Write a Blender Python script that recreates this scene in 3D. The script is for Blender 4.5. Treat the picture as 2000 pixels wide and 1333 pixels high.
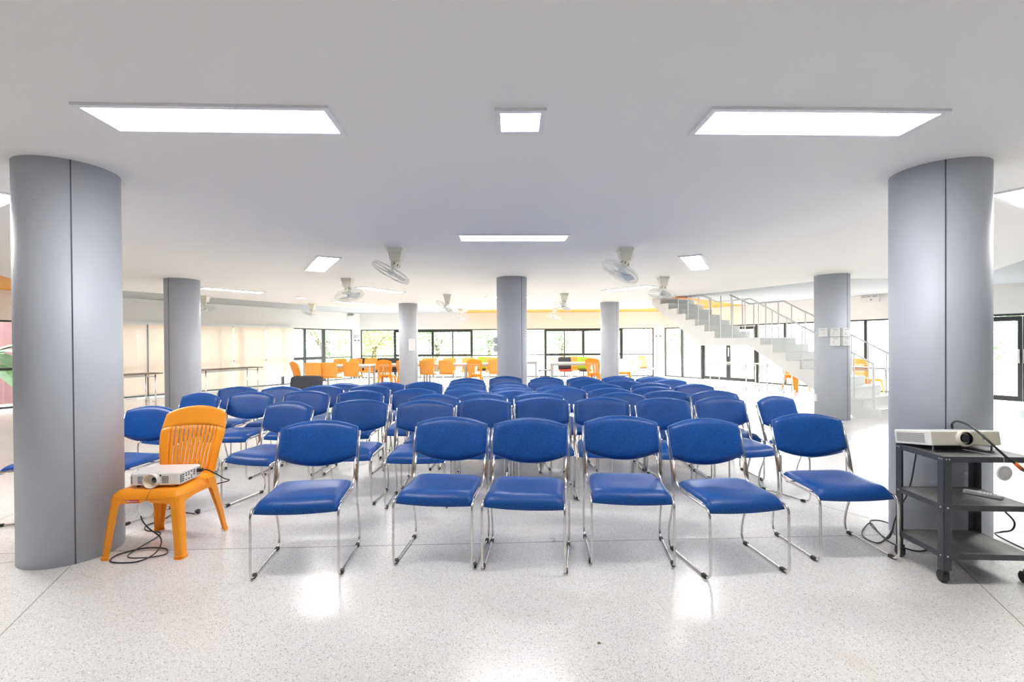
import bpy, bmesh, math, random
from mathutils import Vector, Matrix
random.seed(7)
PI = math.pi
for o in list(bpy.data.objects):
    bpy.data.objects.remove(o)
C = bpy.context.scene.collection
S = bpy.context.scene

# ---------------------------------------------------------------- camera
CAM_H = 1.35
FPX = 915.0
SHIFT = 0.0055
cd = bpy.data.cameras.new('camera')
cam = bpy.data.objects.new('camera', cd)
C.objects.link(cam)
cd.sensor_fit = 'HORIZONTAL'
cd.sensor_width = 36.0
cd.lens = 36.0 * FPX / 2000.0
cd.shift_y = SHIFT
cd.clip_start = 0.05
cd.clip_end = 400
PITCH = math.radians(-0.40)
ROLL = math.radians(-0.38)
RM = Matrix.Rotation(PI / 2 + PITCH, 4, 'X') @ Matrix.Rotation(ROLL, 4, 'Z')
cam.matrix_world = Matrix.Translation((0, 0, CAM_H)) @ RM
S.camera = cam

# ---------------------------------------------------------------- world / exposure
w = bpy.data.worlds.new('world')
S.world = w
w.use_nodes = True
nt = w.node_tree
bg = nt.nodes['Background']
tc = nt.nodes.new('ShaderNodeTexCoord')
nz = nt.nodes.new('ShaderNodeTexNoise')
nz.inputs['Scale'].default_value = 2.5
nz.inputs['Detail'].default_value = 4
rp = nt.nodes.new('ShaderNodeValToRGB')
rp.color_ramp.elements[0].position = 0.35
rp.color_ramp.elements[0].color = (0.80, 0.90, 1.0, 1)
rp.color_ramp.elements[1].position = 0.6
rp.color_ramp.elements[1].color = (1, 0.99, 0.97, 1)
nt.links.new(tc.outputs['Generated'], nz.inputs['Vector'])
nt.links.new(nz.outputs['Fac'], rp.inputs['Fac'])
nt.links.new(rp.outputs['Color'], bg.inputs['Color'])
bg.inputs['Strength'].default_value = 5.2
PANEL_E = 12.6
S.view_settings.view_transform = 'Standard'
S.view_settings.look = 'None'
S.view_settings.exposure = 1.62
S.view_settings.gamma = 1.0
S.view_settings.use_curve_mapping = False
sd = bpy.data.lights.new('sun', 'SUN')
sd.energy = 2.0
sd.angle = 0.03
sd.color = (1.0, 0.97, 0.92)
sun = bpy.data.objects.new('sun', sd)
C.objects.link(sun)
sun.rotation_euler = (math.radians(-22), math.radians(38), 0)
S.cycles.max_bounces = 10
S.cycles.diffuse_bounces = 6
S.cycles.glossy_bounces = 4
S.cycles.transparent_max_bounces = 16
S.cycles.transmission_bounces = 6
S.cycles.sample_clamp_indirect = 6.0
S.cycles.use_denoising = True


# ---------------------------------------------------------------- photo geometry helpers
def ray(px, py):
    v = Vector(((px - 1000) / FPX, (666.5 + SHIFT * 2000 - py) / FPX, -1.0))
    return (RM.to_3x3() @ v)


def onz(px, py, z=0.0):
    """point of the horizontal plane at height z seen at that pixel"""
    d = ray(px, py)
    t = (z - CAM_H) / d.z
    return Vector((d.x * t, d.y * t, z))


def atd(px, py, Y):
    """point at depth Y seen at that pixel"""
    d = ray(px, py)
    t = Y / d.y
    return Vector((d.x * t, Y, CAM_H + d.z * t))


# ---------------------------------------------------------------- materials
def mat(name, col, rough=0.5, metal=0.0, spec=0.5, emit=None, estr=0.0, bump=None, vary=0.0, vscale=8.0, coat=0.0, trans=0.0):
    m = bpy.data.materials.new(name)
    m.use_nodes = True
    t = m.node_tree
    b = t.nodes['Principled BSDF']
    b.inputs['Base Color'].default_value = (*col, 1)
    b.inputs['Roughness'].default_value = rough
    b.inputs['Metallic'].default_value = metal
    b.inputs['Specular IOR Level'].default_value = spec
    b.inputs['Coat Weight'].default_value = coat
    if emit:
        b.inputs['Emission Color'].default_value = (*emit, 1)
        b.inputs['Emission Strength'].default_value = estr
    co = t.nodes.new('ShaderNodeTexCoord')
    if vary > 0:
        n = t.nodes.new('ShaderNodeTexNoise')
        n.inputs['Scale'].default_value = vscale
        n.inputs['Detail'].default_value = 5
        r = t.nodes.new('ShaderNodeValToRGB')
        r.color_ramp.elements[0].position = 0.3
        r.color_ramp.elements[1].position = 0.7
        r.color_ramp.elements[0].color = (*[c * (1 - vary) for c in col], 1)
        r.color_ramp.elements[1].color = (*[min(1, c * (1 + vary)) for c in col], 1)
        t.links.new(co.outputs['Object'], n.inputs['Vector'])
        t.links.new(n.outputs['Fac'], r.inputs['Fac'])
        t.links.new(r.outputs['Color'], b.inputs['Base Color'])
    if bump:
        n = t.nodes.new('ShaderNodeTexNoise')
        n.inputs['Scale'].default_value = bump[0]
        n.inputs['Detail'].default_value = 3
        bm_ = t.nodes.new('ShaderNodeBump')
        bm_.inputs['Strength'].default_value = bump[1]
        bm_.inputs['Distance'].default_value = bump[2] if len(bump) > 2 else 0.002
        t.links.new(co.outputs['Object'], n.inputs['Vector'])
        t.links.new(n.outputs['Fac'], bm_.inputs['Height'])
        t.links.new(bm_.outputs['Normal'], b.inputs['Normal'])
    return m


def terrazzo():
    m = bpy.data.materials.new('terrazzo')
    m.use_nodes = True
    t = m.node_tree
    b = t.nodes['Principled BSDF']
    co = t.nodes.new('ShaderNodeTexCoord')
    base = t.nodes.new('ShaderNodeTexNoise')
    base.inputs['Scale'].default_value = 1.1
    base.inputs['Detail'].default_value = 6
    br = t.nodes.new('ShaderNodeValToRGB')
    br.color_ramp.elements[0].position = 0.3
    br.color_ramp.elements[0].color = (0.65, 0.635, 0.62, 1)
    br.color_ramp.elements[1].position = 0.7
    br.color_ramp.elements[1].color = (0.74, 0.73, 0.72, 1)
    t.links.new(co.outputs['Object'], base.inputs['Vector'])
    t.links.new(base.outputs['Fac'], br.inputs['Fac'])
    prev = br.outputs['Color']
    for sc, thr, cols in ((170, 0.27, ((0.86, 0.85, 0.83), (0.52, 0.50, 0.48), (0.80, 0.78, 0.76), (0.44, 0.42, 0.40))),
                          (120, 0.21, ((0.46, 0.44, 0.41), (0.80, 0.79, 0.77), (0.36, 0.34, 0.33), (0.56, 0.49, 0.40)))):
        v = t.nodes.new('ShaderNodeTexVoronoi')
        v.inputs['Scale'].default_value = sc
        t.links.new(co.outputs['Object'], v.inputs['Vector'])
        sep = t.nodes.new('ShaderNodeSeparateColor')
        t.links.new(v.outputs['Color'], sep.inputs['Color'])
        cr = t.nodes.new('ShaderNodeValToRGB')
        cr.color_ramp.interpolation = 'CONSTANT'
        els = cr.color_ramp.elements
        els[0].position = 0
        els[0].color = (*cols[0], 1)
        els[1].position = 0.4
        els[1].color = (*cols[1], 1)
        e = els.new(0.62)
        e.color = (*cols[2], 1)
        e = els.new(0.9)
        e.color = (*cols[3], 1)
        t.links.new(sep.outputs['Red'], cr.inputs['Fac'])
        rnd = t.nodes.new('ShaderNodeMath')
        rnd.operation = 'MULTIPLY'
        rnd.inputs[1].default_value = thr * 2
        t.links.new(sep.outputs['Green'], rnd.inputs[0])
        lt = t.nodes.new('ShaderNodeMath')
        lt.operation = 'LESS_THAN'
        t.links.new(v.outputs['Distance'], lt.inputs[0])
        t.links.new(rnd.outputs[0], lt.inputs[1])
        mx = t.nodes.new('ShaderNodeMix')
        mx.data_type = 'RGBA'
        t.links.new(lt.outputs[0], mx.inputs['Factor'])
        t.links.new(prev, mx.inputs[6])
        t.links.new(cr.outputs['Color'], mx.inputs[7])
        prev = mx.outputs[2]
    # soft brown stains, where the floor is worn
    st = t.nodes.new('ShaderNodeTexNoise')
    st.inputs['Scale'].default_value = 2.3
    st.inputs['Detail'].default_value = 2
    t.links.new(co.outputs['Object'], st.inputs['Vector'])
    sr = t.nodes.new('ShaderNodeValToRGB')
    sr.color_ramp.elements[0].position = 0.60
    sr.color_ramp.elements[0].color = (0, 0, 0, 1)
    sr.color_ramp.elements[1].position = 0.8
    sr.color_ramp.elements[1].color = (0.5, 0.5, 0.5, 1)
    t.links.new(st.outputs['Fac'], sr.inputs['Fac'])
    mx = t.nodes.new('ShaderNodeMix')
    mx.data_type = 'RGBA'
    mx.inputs[7].default_value = (0.60, 0.50, 0.40, 1)
    t.links.new(sr.outputs['Color'], mx.inputs['Factor'])
    t.links.new(prev, mx.inputs[6])
    t.links.new(mx.outputs[2], b.inputs['Base Color'])
    b.inputs['Roughness'].default_value = 0.22
    b.inputs['Specular IOR Level'].default_value = 0.5
    return m


def glass_mat():
    m = bpy.data.materials.new('window_glass')
    m.use_nodes = True
    t = m.node_tree
    for n in list(t.nodes):
        t.nodes.remove(n)
    out = t.nodes.new('ShaderNodeOutputMaterial')
    tr = t.nodes.new('ShaderNodeBsdfTransparent')
    tr.inputs['Color'].default_value = (0.97, 0.985, 0.98, 1)
    gl = t.nodes.new('ShaderNodeBsdfGlossy')
    gl.inputs['Roughness'].default_value = 0.02
    mx = t.nodes.new('ShaderNodeMixShader')
    mx.inputs[0].default_value = 0.05
    t.links.new(tr.outputs[0], mx.inputs[1])
    t.links.new(gl.outputs[0], mx.inputs[2])
    t.links.new(mx.outputs[0], out.inputs[0])
    return m


def blind_mat():
    m = bpy.data.materials.new('blind_fabric')
    m.use_nodes = True
    t = m.node_tree
    for n in list(t.nodes):
        t.nodes.remove(n)
    out = t.nodes.new('ShaderNodeOutputMaterial')
    co = t.nodes.new('ShaderNodeTexCoord')
    wv = t.nodes.new('ShaderNodeTexNoise')
    wv.inputs['Scale'].default_value = 3
    t.links.new(co.outputs['Object'], wv.inputs['Vector'])
    r = t.nodes.new('ShaderNodeValToRGB')
    r.color_ramp.elements[0].color = (0.84, 0.70, 0.56, 1)
    r.color_ramp.elements[1].color = (0.88, 0.76, 0.64, 1)
    t.links.new(wv.outputs['Fac'], r.inputs['Fac'])
    d = t.nodes.new('ShaderNodeBsdfDiffuse')
    tl = t.nodes.new('ShaderNodeBsdfTranslucent')
    tp = t.nodes.new('ShaderNodeBsdfTransparent')
    t.links.new(r.outputs['Color'], d.inputs['Color'])
    t.links.new(r.outputs['Color'], tl.inputs['Color'])
    t.links.new(r.outputs['Color'], tp.inputs['Color'])
    mx = t.nodes.new('ShaderNodeMixShader')
    mx.inputs[0].default_value = 0.10
    mx2 = t.nodes.new('ShaderNodeMixShader')
    mx2.inputs[0].default_value = 0.012
    t.links.new(d.outputs[0], mx.inputs[1])
    t.links.new(tl.outputs[0], mx.inputs[2])
    t.links.new(mx.outputs[0], mx2.inputs[1])
    t.links.new(tp.outputs[0], mx2.inputs[2])
    t.links.new(mx2.outputs[0], out.inputs[0])
    return m


def clear_disc_mat():
    m = bpy.data.materials.new('clear_plastic')
    m.use_nodes = True
    t = m.node_tree
    for n in list(t.nodes):
        t.nodes.remove(n)
    out = t.nodes.new('ShaderNodeOutputMaterial')
    tr = t.nodes.new('ShaderNodeBsdfTransparent')
    df = t.nodes.new('ShaderNodeBsdfPrincipled')
    df.inputs['Base Color'].default_value = (0.85, 0.86, 0.88, 1)
    df.inputs['Roughness'].default_value = 0.25
    mx = t.nodes.new('ShaderNodeMixShader')
    mx.inputs[0].default_value = 0.5
    t.links.new(tr.outputs[0], mx.inputs[1])
    t.links.new(df.outputs[0], mx.inputs[2])
    t.links.new(mx.outputs[0], out.inputs[0])
    return m


M = {}
M['floor'] = terrazzo()
M['joint'] = mat('floor_joint', (0.22, 0.21, 0.2), 0.4)
M['ceil'] = mat('ceiling_white', (0.90, 0.885, 0.865), 0.75, vary=0.012, vscale=0.6)
M['wall'] = mat('wall_white', (0.86, 0.85, 0.83), 0.7, vary=0.01, vscale=1.5)
M['cgrey'] = mat('ceiling_grey_paint', (0.41, 0.43, 0.455), 0.7, vary=0.01)
M['corange'] = mat('ceiling_orange_paint', (0.72, 0.29, 0.035), 0.7, vary=0.01)
M['col'] = mat('column_grey_panel', (0.52, 0.55, 0.61), 0.58, metal=0.15, vary=0.015, vscale=3, bump=(60, 0.05))
M['seam'] = mat('column_seam', (0.09, 0.09, 0.11), 0.5)
M['frame'] = mat('black_aluminium', (0.045, 0.05, 0.05), 0.4, metal=0.3)
M['glass'] = glass_mat()
M['blind'] = blind_mat()
M['white'] = mat('white_plastic', (0.82, 0.82, 0.81), 0.4)
M['cream'] = mat('cream_enamel', (0.80, 0.78, 0.66), 0.35)
M['fanclear'] = mat('fan_blade_plastic', (0.62, 0.67, 0.68), 0.25)
M['fanwire'] = mat('fan_cage_wire', (0.72, 0.73, 0.72), 0.35, metal=0.3)
M['dark'] = mat('dark_plastic', (0.03, 0.03, 0.032), 0.45)
M['grey'] = mat('grey_plastic', (0.30, 0.31, 0.32), 0.45)
M['blue'] = mat('blue_vinyl', (0.006, 0.068, 0.30), 0.38, spec=0.35, vary=0.10, vscale=9, bump=(90, 0.25, 0.0015))
nt_ = M['blue'].node_tree
bs_ = nt_.nodes['Principled BSDF']
src = bs_.inputs['Base Color'].links[0].from_socket
gco = nt_.nodes.new('ShaderNodeTexCoord')
gn = nt_.nodes.new('ShaderNodeTexNoise')
gn.inputs['Scale'].default_value = 210
gn.inputs['Detail'].default_value = 2
nt_.links.new(gco.outputs['Object'], gn.inputs['Vector'])
gr = nt_.nodes.new('ShaderNodeValToRGB')
gr.color_ramp.elements[0].position = 0.36
gr.color_ramp.elements[0].color = (0.55, 0.62, 0.70, 1)
gr.color_ramp.elements[1].position = 0.66
gr.color_ramp.elements[1].color = (1.7, 1.45, 1.25, 1)
nt_.links.new(gn.outputs['Fac'], gr.inputs['Fac'])
gm = nt_.nodes.new('ShaderNodeMix')
gm.data_type = 'RGBA'
gm.blend_type = 'MULTIPLY'
gm.inputs['Factor'].default_value = 1.0
nt_.links.new(src, gm.inputs[6])
nt_.links.new(gr.outputs['Color'], gm.inputs[7])
nt_.links.new(gm.outputs[2], bs_.inputs['Base Color'])
M['bluepipe'] = mat('blue_piping', (0.10, 0.22, 0.50), 0.35)
M['chrome'] = mat('chrome_tube', (0.72, 0.70, 0.67), 0.20, metal=1.0, vary=0.10, vscale=30)
M['rubber'] = mat('black_rubber', (0.035, 0.033, 0.03), 0.6)
M['rust'] = mat('rusty_weld', (0.30, 0.17, 0.09), 0.6, metal=0.4, vary=0.3, vscale=50)
M['orange'] = mat('orange_plastic', (0.96, 0.34, 0.014), 0.38, vary=0.03, vscale=6)
M['orange2'] = mat('orange_shell_plastic', (0.95, 0.42, 0.07), 0.42, vary=0.02)
M['green'] = mat('green_shell_plastic', (0.42, 0.62, 0.03), 0.42)
M['red'] = mat('red_shell_plastic', (0.78, 0.10, 0.06), 0.42)
M['black'] = mat('black_mesh', (0.035, 0.035, 0.04), 0.5)
M['charcoal'] = mat('charcoal_upholstery', (0.055, 0.058, 0.07), 0.55, bump=(120, 0.3))
M['table'] = mat('pale_laminate', (0.74, 0.72, 0.69), 0.35, vary=0.02)
M['tgrey'] = mat('grey_table_steel', (0.50, 0.51, 0.52), 0.4, metal=0.2)
M['brown'] = mat('brown_laminate', (0.13, 0.085, 0.06), 0.4, vary=0.15)
M['cart'] = mat('grey_cart_steel', (0.085, 0.09, 0.10), 0.45, metal=0.35, vary=0.12, vscale=40)
M['cartdeck'] = mat('worn_cart_deck', (0.17, 0.165, 0.16), 0.55, vary=0.2, vscale=12)
M['bolt'] = mat('zinc_bolt', (0.75, 0.75, 0.75), 0.3, metal=1)
M['proj'] = mat('white_projector_case', (0.78, 0.77, 0.74), 0.38)
M['projc'] = mat('cream_projector_front', (0.74, 0.70, 0.58), 0.38)
M['lens'] = mat('lens_glass', (0.01, 0.01, 0.015), 0.08, coat=1.0)
M['tancup'] = mat('tan_lens_hood', (0.72, 0.60, 0.44), 0.4)
M['vent'] = mat('vent_shadow_grey', (0.20, 0.20, 0.20), 0.6)
M['clear'] = clear_disc_mat()
M['cable'] = mat('black_cable', (0.02, 0.02, 0.022), 0.45)
M['plugorange'] = mat('orange_plug_sleeve', (0.75, 0.16, 0.04), 0.4)
M['sticker'] = mat('red_label', (0.62, 0.03, 0.03), 0.4)
M['ink'] = mat('white_ink', (0.9, 0.85, 0.82), 0.5)
M['greyink'] = mat('grey_ink', (0.42, 0.42, 0.42), 0.5)
M['stair'] = mat('white_stair_paint', (0.87, 0.865, 0.845), 0.55, vary=0.01)
M['tread'] = mat('stair_tread_stone', (0.82, 0.80, 0.77), 0.45, vary=0.04, vscale=30)
M['rail'] = mat('white_steel', (0.78, 0.78, 0.78), 0.4)
M['panelframe'] = mat('panel_frame', (0.84, 0.84, 0.87), 0.4)
M['emit'] = mat('led_diffuser', (0.9, 0.9, 0.9), 0.5, emit=(1.0, 0.985, 0.97), estr=PANEL_E)
M['ground'] = mat('concrete_yard', (0.36, 0.355, 0.34), 0.8, vary=0.08, vscale=0.6)
M['bark'] = mat('bark', (0.20, 0.14, 0.09), 0.9, vary=0.3, vscale=8)
M['leafa'] = mat('leaf_bright_green', (0.50, 0.64, 0.24), 0.6, vary=0.3, vscale=1.2)
M['leafb'] = mat('leaf_mid_green', (0.38, 0.56, 0.32), 0.6, vary=0.3, vscale=1.2)
M['banana'] = mat('banana_leaf', (0.075, 0.17, 0.045), 0.45, vary=0.25, vscale=5)
M['redwall'] = mat('red_sheet_metal', (0.105, 0.042, 0.042), 0.5, vary=0.06)
M['housewall'] = mat('pale_house_wall', (0.66, 0.68, 0.72), 0.7, vary=0.04)
M['roofblue'] = mat('pale_blue_roof', (0.45, 0.52, 0.62), 0.6)


# ---------------------------------------------------------------- object helpers
def smooth(me):
    for p in me.polygons:
        p.use_smooth = True


def obj(name, bm, m=None, parent=None, sm=False, bevel=0.0, seg=2):
    me = bpy.data.meshes.new(name)
    bmesh.ops.recalc_face_normals(bm, faces=bm.faces)
    bm.to_mesh(me)
    bm.free()
    for mm in (m if isinstance(m, (list, tuple)) else [m]):
        if mm:
            me.materials.append(mm)
    if sm:
        smooth(me)
    o = bpy.data.objects.new(name, me)
    C.objects.link(o)
    if parent:
        o.parent = parent
    if bevel > 0:
        b = o.modifiers.new('bevel', 'BEVEL')
        b.width = bevel
        b.segments = seg
        b.limit_method = 'ANGLE'
    return o


def thing(name, label, cat, loc=(0, 0, 0), rz=0.0, group=None):
    o = bpy.data.objects.new(name, None)
    o.empty_display_size = 0.1
    C.objects.link(o)
    o.location = loc
    o.rotation_euler = (0, 0, rz)
    o['label'] = label
    o['category'] = cat
    if group:
        o['group'] = group
    return o


def tag(o, label, cat, group=None, kind=None):
    o['label'] = label
    o['category'] = cat
    if group:
        o['group'] = group
    if kind:
        o['kind'] = kind
    return o


def struct(o):
    o['kind'] = 'structure'
    return o


def dup(root, loc, rz=0.0, label=None, group=None, name=None):
    r = root.copy()
    C.objects.link(r)
    r.location = loc
    r.rotation_euler = (0, 0, rz)
    if label:
        r['label'] = label
    if group:
        r['group'] = group
    for ch in list(root.children):
        c = ch.copy()
        C.objects.link(c)
        c.parent = r
        for g in ch.children:
            d = g.copy()
            C.objects.link(d)
            d.parent = c
    return r


def B():
    return bmesh.new()


def box(bm, x0, x1, y0, y1, z0, z1, mi=0, mtx=None):
    vs = [bm.verts.new((x, y, z)) for x in (x0, x1) for y in (y0, y1) for z in (z0, z1)]
    idx = ((0, 1, 3, 2), (4, 6, 7, 5), (0, 4, 5, 1), (2, 3, 7, 6), (0, 2, 6, 4), (1, 5, 7, 3))
    for f in idx:
        fc = bm.faces.new([vs[i] for i in f])
        fc.material_index = mi
    if mtx is not None:
        bmesh.ops.transform(bm, matrix=mtx, verts=vs)
    return vs


def cyl(bm, c, r, z0, z1, n=24, r2=None, mi=0, mtx=None, sx=1.0, sy=1.0):
    r2 = r if r2 is None else r2
    a = [bm.verts.new((c[0] + r * sx * math.cos(2 * PI * i / n), c[1] + r * sy * math.sin(2 * PI * i / n), z0)) for i in range(n)]
    b = [bm.verts.new((c[0] + r2 * sx * math.cos(2 * PI * i / n), c[1] + r2 * sy * math.sin(2 * PI * i / n), z1)) for i in range(n)]
    for i in range(n):
        f = bm.faces.new((a[i], a[(i + 1) % n], b[(i + 1) % n], b[i]))
        f.material_index = mi
        f.smooth = True
    f = bm.faces.new(a[::-1])
    f.material_index = mi
    f = bm.faces.new(b)
    f.material_index = mi
    if mtx is not None:
        bmesh.ops.transform(bm, matrix=mtx, verts=a + b)
    return a + b


def lathe(bm, prof, n=24, mtx=None, mi=0):
    """prof: list of (r, z); closed at ends when r==0"""
    rings = []
    allv = []
    for r, z in prof:
        if r < 1e-6:
            v = bm.verts.new((0, 0, z))
            rings.append([v])
            allv.append(v)
        else:
            ring = [bm.verts.new((r * math.cos(2 * PI * i / n), r * math.sin(2 * PI * i / n), z)) for i in range(n)]
            rings.append(ring)
            allv += ring
    for a, b in zip(rings[:-1], rings[1:]):
        for i in range(n):
            j = (i + 1) % n
            if len(a) == 1 and len(b) == 1:
                continue
            if len(a) == 1:
                f = bm.faces.new((a[0], b[i], b[j]))
            elif len(b) == 1:
                f = bm.faces.new((a[i], a[j], b[0]))
            else:
                f = bm.faces.new((a[i], a[j], b[j], b[i]))
            f.material_index = mi
            f.smooth = True
    if mtx is not None:
        bmesh.ops.transform(bm, matrix=mtx, verts=allv)
    return allv


def catmull(pts, sub=4):
    P = [Vector(p) for p in pts]
    out = []
    for i in range(len(P) - 1):
        p0 = P[i - 1] if i > 0 else P[i]
        p1, p2 = P[i], P[i + 1]
        p3 = P[i + 2] if i + 2 < len(P) else P[i + 1]
        for k in range(sub):
            t = k / sub
            out.append(0.5 * ((2 * p1) + (p2 - p0) * t + (2 * p0 - 5 * p1 + 4 * p2 - p3) * t * t + (3 * p1 - p0 - 3 * p2 + p3) * t ** 3))
    out.append(P[-1])
    return out


def fillet(pts, r, seg=4):
    """polyline with rounded corners; r may be a list"""
    P = [Vector(p) for p in pts]
    out = [P[0]]
    for i in range(1, len(P) - 1):
        rr = r[i] if isinstance(r, (list, tuple)) else r
        a = (P[i - 1] - P[i])
        b = (P[i + 1] - P[i])
        d = min(rr, a.length * 0.48, b.length * 0.48)
        p0 = P[i] + a.normalized() * d
        p1 = P[i] + b.normalized() * d
        for k in range(seg + 1):
            t = k / seg
            out.append((1 - t) ** 2 * p0 + 2 * (1 - t) * t * P[i] + t * t * p1)
    out.append(P[-1])
    return out


def tube(bm, pts, r, n=8, closed=False, mi=0):
    P = [Vector(p) for p in pts]
    N = len(P)
    rings = []
    up = None
    for i in range(N):
        if closed:
            d = (P[(i + 1) % N] - P[i - 1])
        else:
            d = P[min(i + 1, N - 1)] - P[max(i - 1, 0)]
        if d.length < 1e-9:
            d = Vector((0, 0, 1))
        d.normalize()
        if up is None:
            up = Vector((0, 0, 1)) if abs(d.z) < 0.9 else Vector((1, 0, 0))
            up = (up - d * up.dot(d)).normalized()
        else:
            up = up - d * up.dot(d)
            if up.length < 1e-6:
                up = Vector((1, 0, 0))
            up.normalize()
        s = d.cross(up)
        rr = r[i] if isinstance(r, (list, tuple)) else r
        rings.append([bm.verts.new(P[i] + rr * (math.cos(2 * PI * k / n) * up + math.sin(2 * PI * k / n) * s)) for k in range(n)])
    M_ = N if closed else N - 1
    for i in range(M_):
        a, b = rings[i], rings[(i + 1) % N]
        for k in range(n):
            f = bm.faces.new((a[k], a[(k + 1) % n], b[(k + 1) % n], b[k]))
            f.smooth = True
            f.material_index = mi
    if not closed:
        bm.faces.new(rings[0][::-1]).material_index = mi
        bm.faces.new(rings[-1]).material_index = mi
    return rings


def sheet(bm, fn, nu, nv, mi=0, sm=True):
    """closed padded sheet; fn(u, v, s) with u,v in -1..1, s = +1 top / -1 bottom; both sides meet on the rim"""
    def grid(s):
        g = []
        for j in range(nv + 1):
            row = []
            for i in range(nu + 1):
                row.append(bm.verts.new(fn(-1 + 2 * i / nu, -1 + 2 * j / nv, s)))
            g.append(row)
        return g
    a, b = grid(1), grid(-1)
    for g, flip in ((a, False), (b, True)):
        for j in range(nv):
            for i in range(nu):
                q = (g[j][i], g[j][i + 1], g[j + 1][i + 1], g[j + 1][i])
                f = bm.faces.new(q[::-1] if flip else q)
                f.smooth = sm
                f.material_index = mi
    rim = [(0, i) for i in range(nu)] + [(j, nu) for j in range(nv)] + [(nv, i) for i in range(nu, 0, -1)] + [(j, 0) for j in range(nv, 0, -1)]
    for k in range(len(rim)):
        p, q = rim[k], rim[(k + 1) % len(rim)]
        f = bm.faces.new((a[p[0]][p[1]], b[p[0]][p[1]], b[q[0]][q[1]], a[q[0]][q[1]]))
        f.smooth = sm
        f.material_index = mi


def text_part(name, body, size, mtx, m, parent):
    cu = bpy.data.curves.new(name, 'FONT')
    cu.body = body
    cu.size = size
    cu.extrude = 0.0003
    cu.align_x = 'CENTER'
    cu.align_y = 'CENTER'
    cu.materials.append(m)
    tmp = bpy.data.objects.new(name + '_curve', cu)
    C.objects.link(tmp)
    dg = bpy.context.evaluated_depsgraph_get()
    dg.update()
    me = bpy.data.meshes.new_from_object(tmp.evaluated_get(dg))
    bpy.data.objects.remove(tmp)
    o = bpy.data.objects.new(name, me)
    C.objects.link(o)
    o.parent = parent
    o.matrix_local = mtx
    return o


# ================================================================ THE ROOM
CX, CY = 0.0, 8.2
AP = 10.5
RR = AP / math.cos(PI / 6)
CEIL, OUTER = 2.50, 2.58
corners = [Vector((CX + RR * math.cos(PI / 3 * k), CY + RR * math.sin(PI / 3 * k))) for k in range(6)]

# floor
bm = B()
vs = [bm.verts.new((c.x, c.y, 0)) for c in [Vector((CX, CY)) + (q - Vector((CX, CY))) * 1.02 for q in corners]]
top = bm.faces.new(vs)
ex = bmesh.ops.extrude_face_region(bm, geom=[top])
bmesh.ops.translate(bm, vec=(0, 0, -0.2), verts=[v for v in ex['geom'] if isinstance(v, bmesh.types.BMVert)])
struct(obj('floor', bm, M['floor']))

COLS = {'nl': (-2.90, 3.08), 'nr': (2.91, 3.20), 'ml': (-5.76, 8.2), 'mr': (5.60, 8.2), 'c': (0.0, 8.25), 'fl': (-2.95, 13.35), 'fr': (2.80, 13.4)}
CR = 0.265


def strip(bm, p, q, wd=0.005):
    p, q = Vector(p), Vector(q)
    d = (q - p).normalized()
    n = Vector((-d.y, d.x)) * wd / 2
    a = [(p + n), (q + n), (q - n), (p - n)]
    lo = [bm.verts.new((v.x, v.y, -0.001)) for v in a]
    hi = [bm.verts.new((v.x, v.y, 0.0006)) for v in a]
    bm.faces.new(hi)
    for i in range(4):
        bm.faces.new((lo[i], lo[(i + 1) % 4], hi[(i + 1) % 4], hi[i]))


bm = B()
jl = [((-7.5, 2.9), (7.5, 3.42)), ((-2.84, 3.12), (-0.35, -2.2)), ((2.86, 3.2), (0.4, -2.2)), ((-3.0, 3.0), (-6.0, 1.6)),
      (COLS['ml'], COLS['c']), (COLS['c'], COLS['mr']), (COLS['nl'], COLS['c']), (COLS['nr'], COLS['c']), (COLS['fl'], COLS['c']),
      (COLS['fr'], COLS['c']), (COLS['nl'], COLS['ml']), (COLS['nr'], COLS['mr']), (COLS['ml'], COLS['fl']), (COLS['mr'], COLS['fr']),
      (COLS['fl'], COLS['fr']), (COLS['ml'], (-11.9, 8.2)), (COLS['mr'], (11.9, 8.2)), (COLS['fl'], (-6.0, 18.5)), (COLS['fr'], (6.0, 18.5)),
      ((-4.1, 4.1), (-3.9, 3.1)), ((-4.1, 4.1), (-7.0, 9.5)), ((4.0, 4.2), (8.2, 9.5))]
for a, b in jl:
    strip(bm, a, b)
struct(obj('trim_1', bm, M['joint']))

# outer ceiling slab, painted grey with orange segments
bm = B()
NS = 180


def hexr(a):
    k = (a % (PI / 3)) - PI / 6
    return AP / math.cos(k) * 1.015


ORANGE = [(math.radians(43), math.radians(100.5)), (math.radians(166), math.radians(232))]
cv0 = bm.verts.new((CX, CY, OUTER))
rim0 = [bm.verts.new((CX + hexr(2 * PI * i / NS) * math.cos(2 * PI * i / NS), CY + hexr(2 * PI * i / NS) * math.sin(2 * PI * i / NS), OUTER)) for i in range(NS)]
rim1 = [bm.verts.new((v.co.x, v.co.y, OUTER + 0.15)) for v in rim0]
cv1 = bm.verts.new((CX, CY, OUTER + 0.15))
for i in range(NS):
    j = (i + 1) % NS
    f = bm.faces.new((cv0, rim0[i], rim0[j]))
    a = 2 * PI * (i + 0.5) / NS
    f.material_index = 1 if any(p < a < q for p, q in ORANGE) else 0
    bm.faces.new((cv1, rim1[j], rim1[i]))
    bm.faces.new((rim0[i], rim1[i], rim1[j], rim0[j]))
struct(obj('ceiling_border', bm, [M['cgrey'], M['corange']]))

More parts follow.
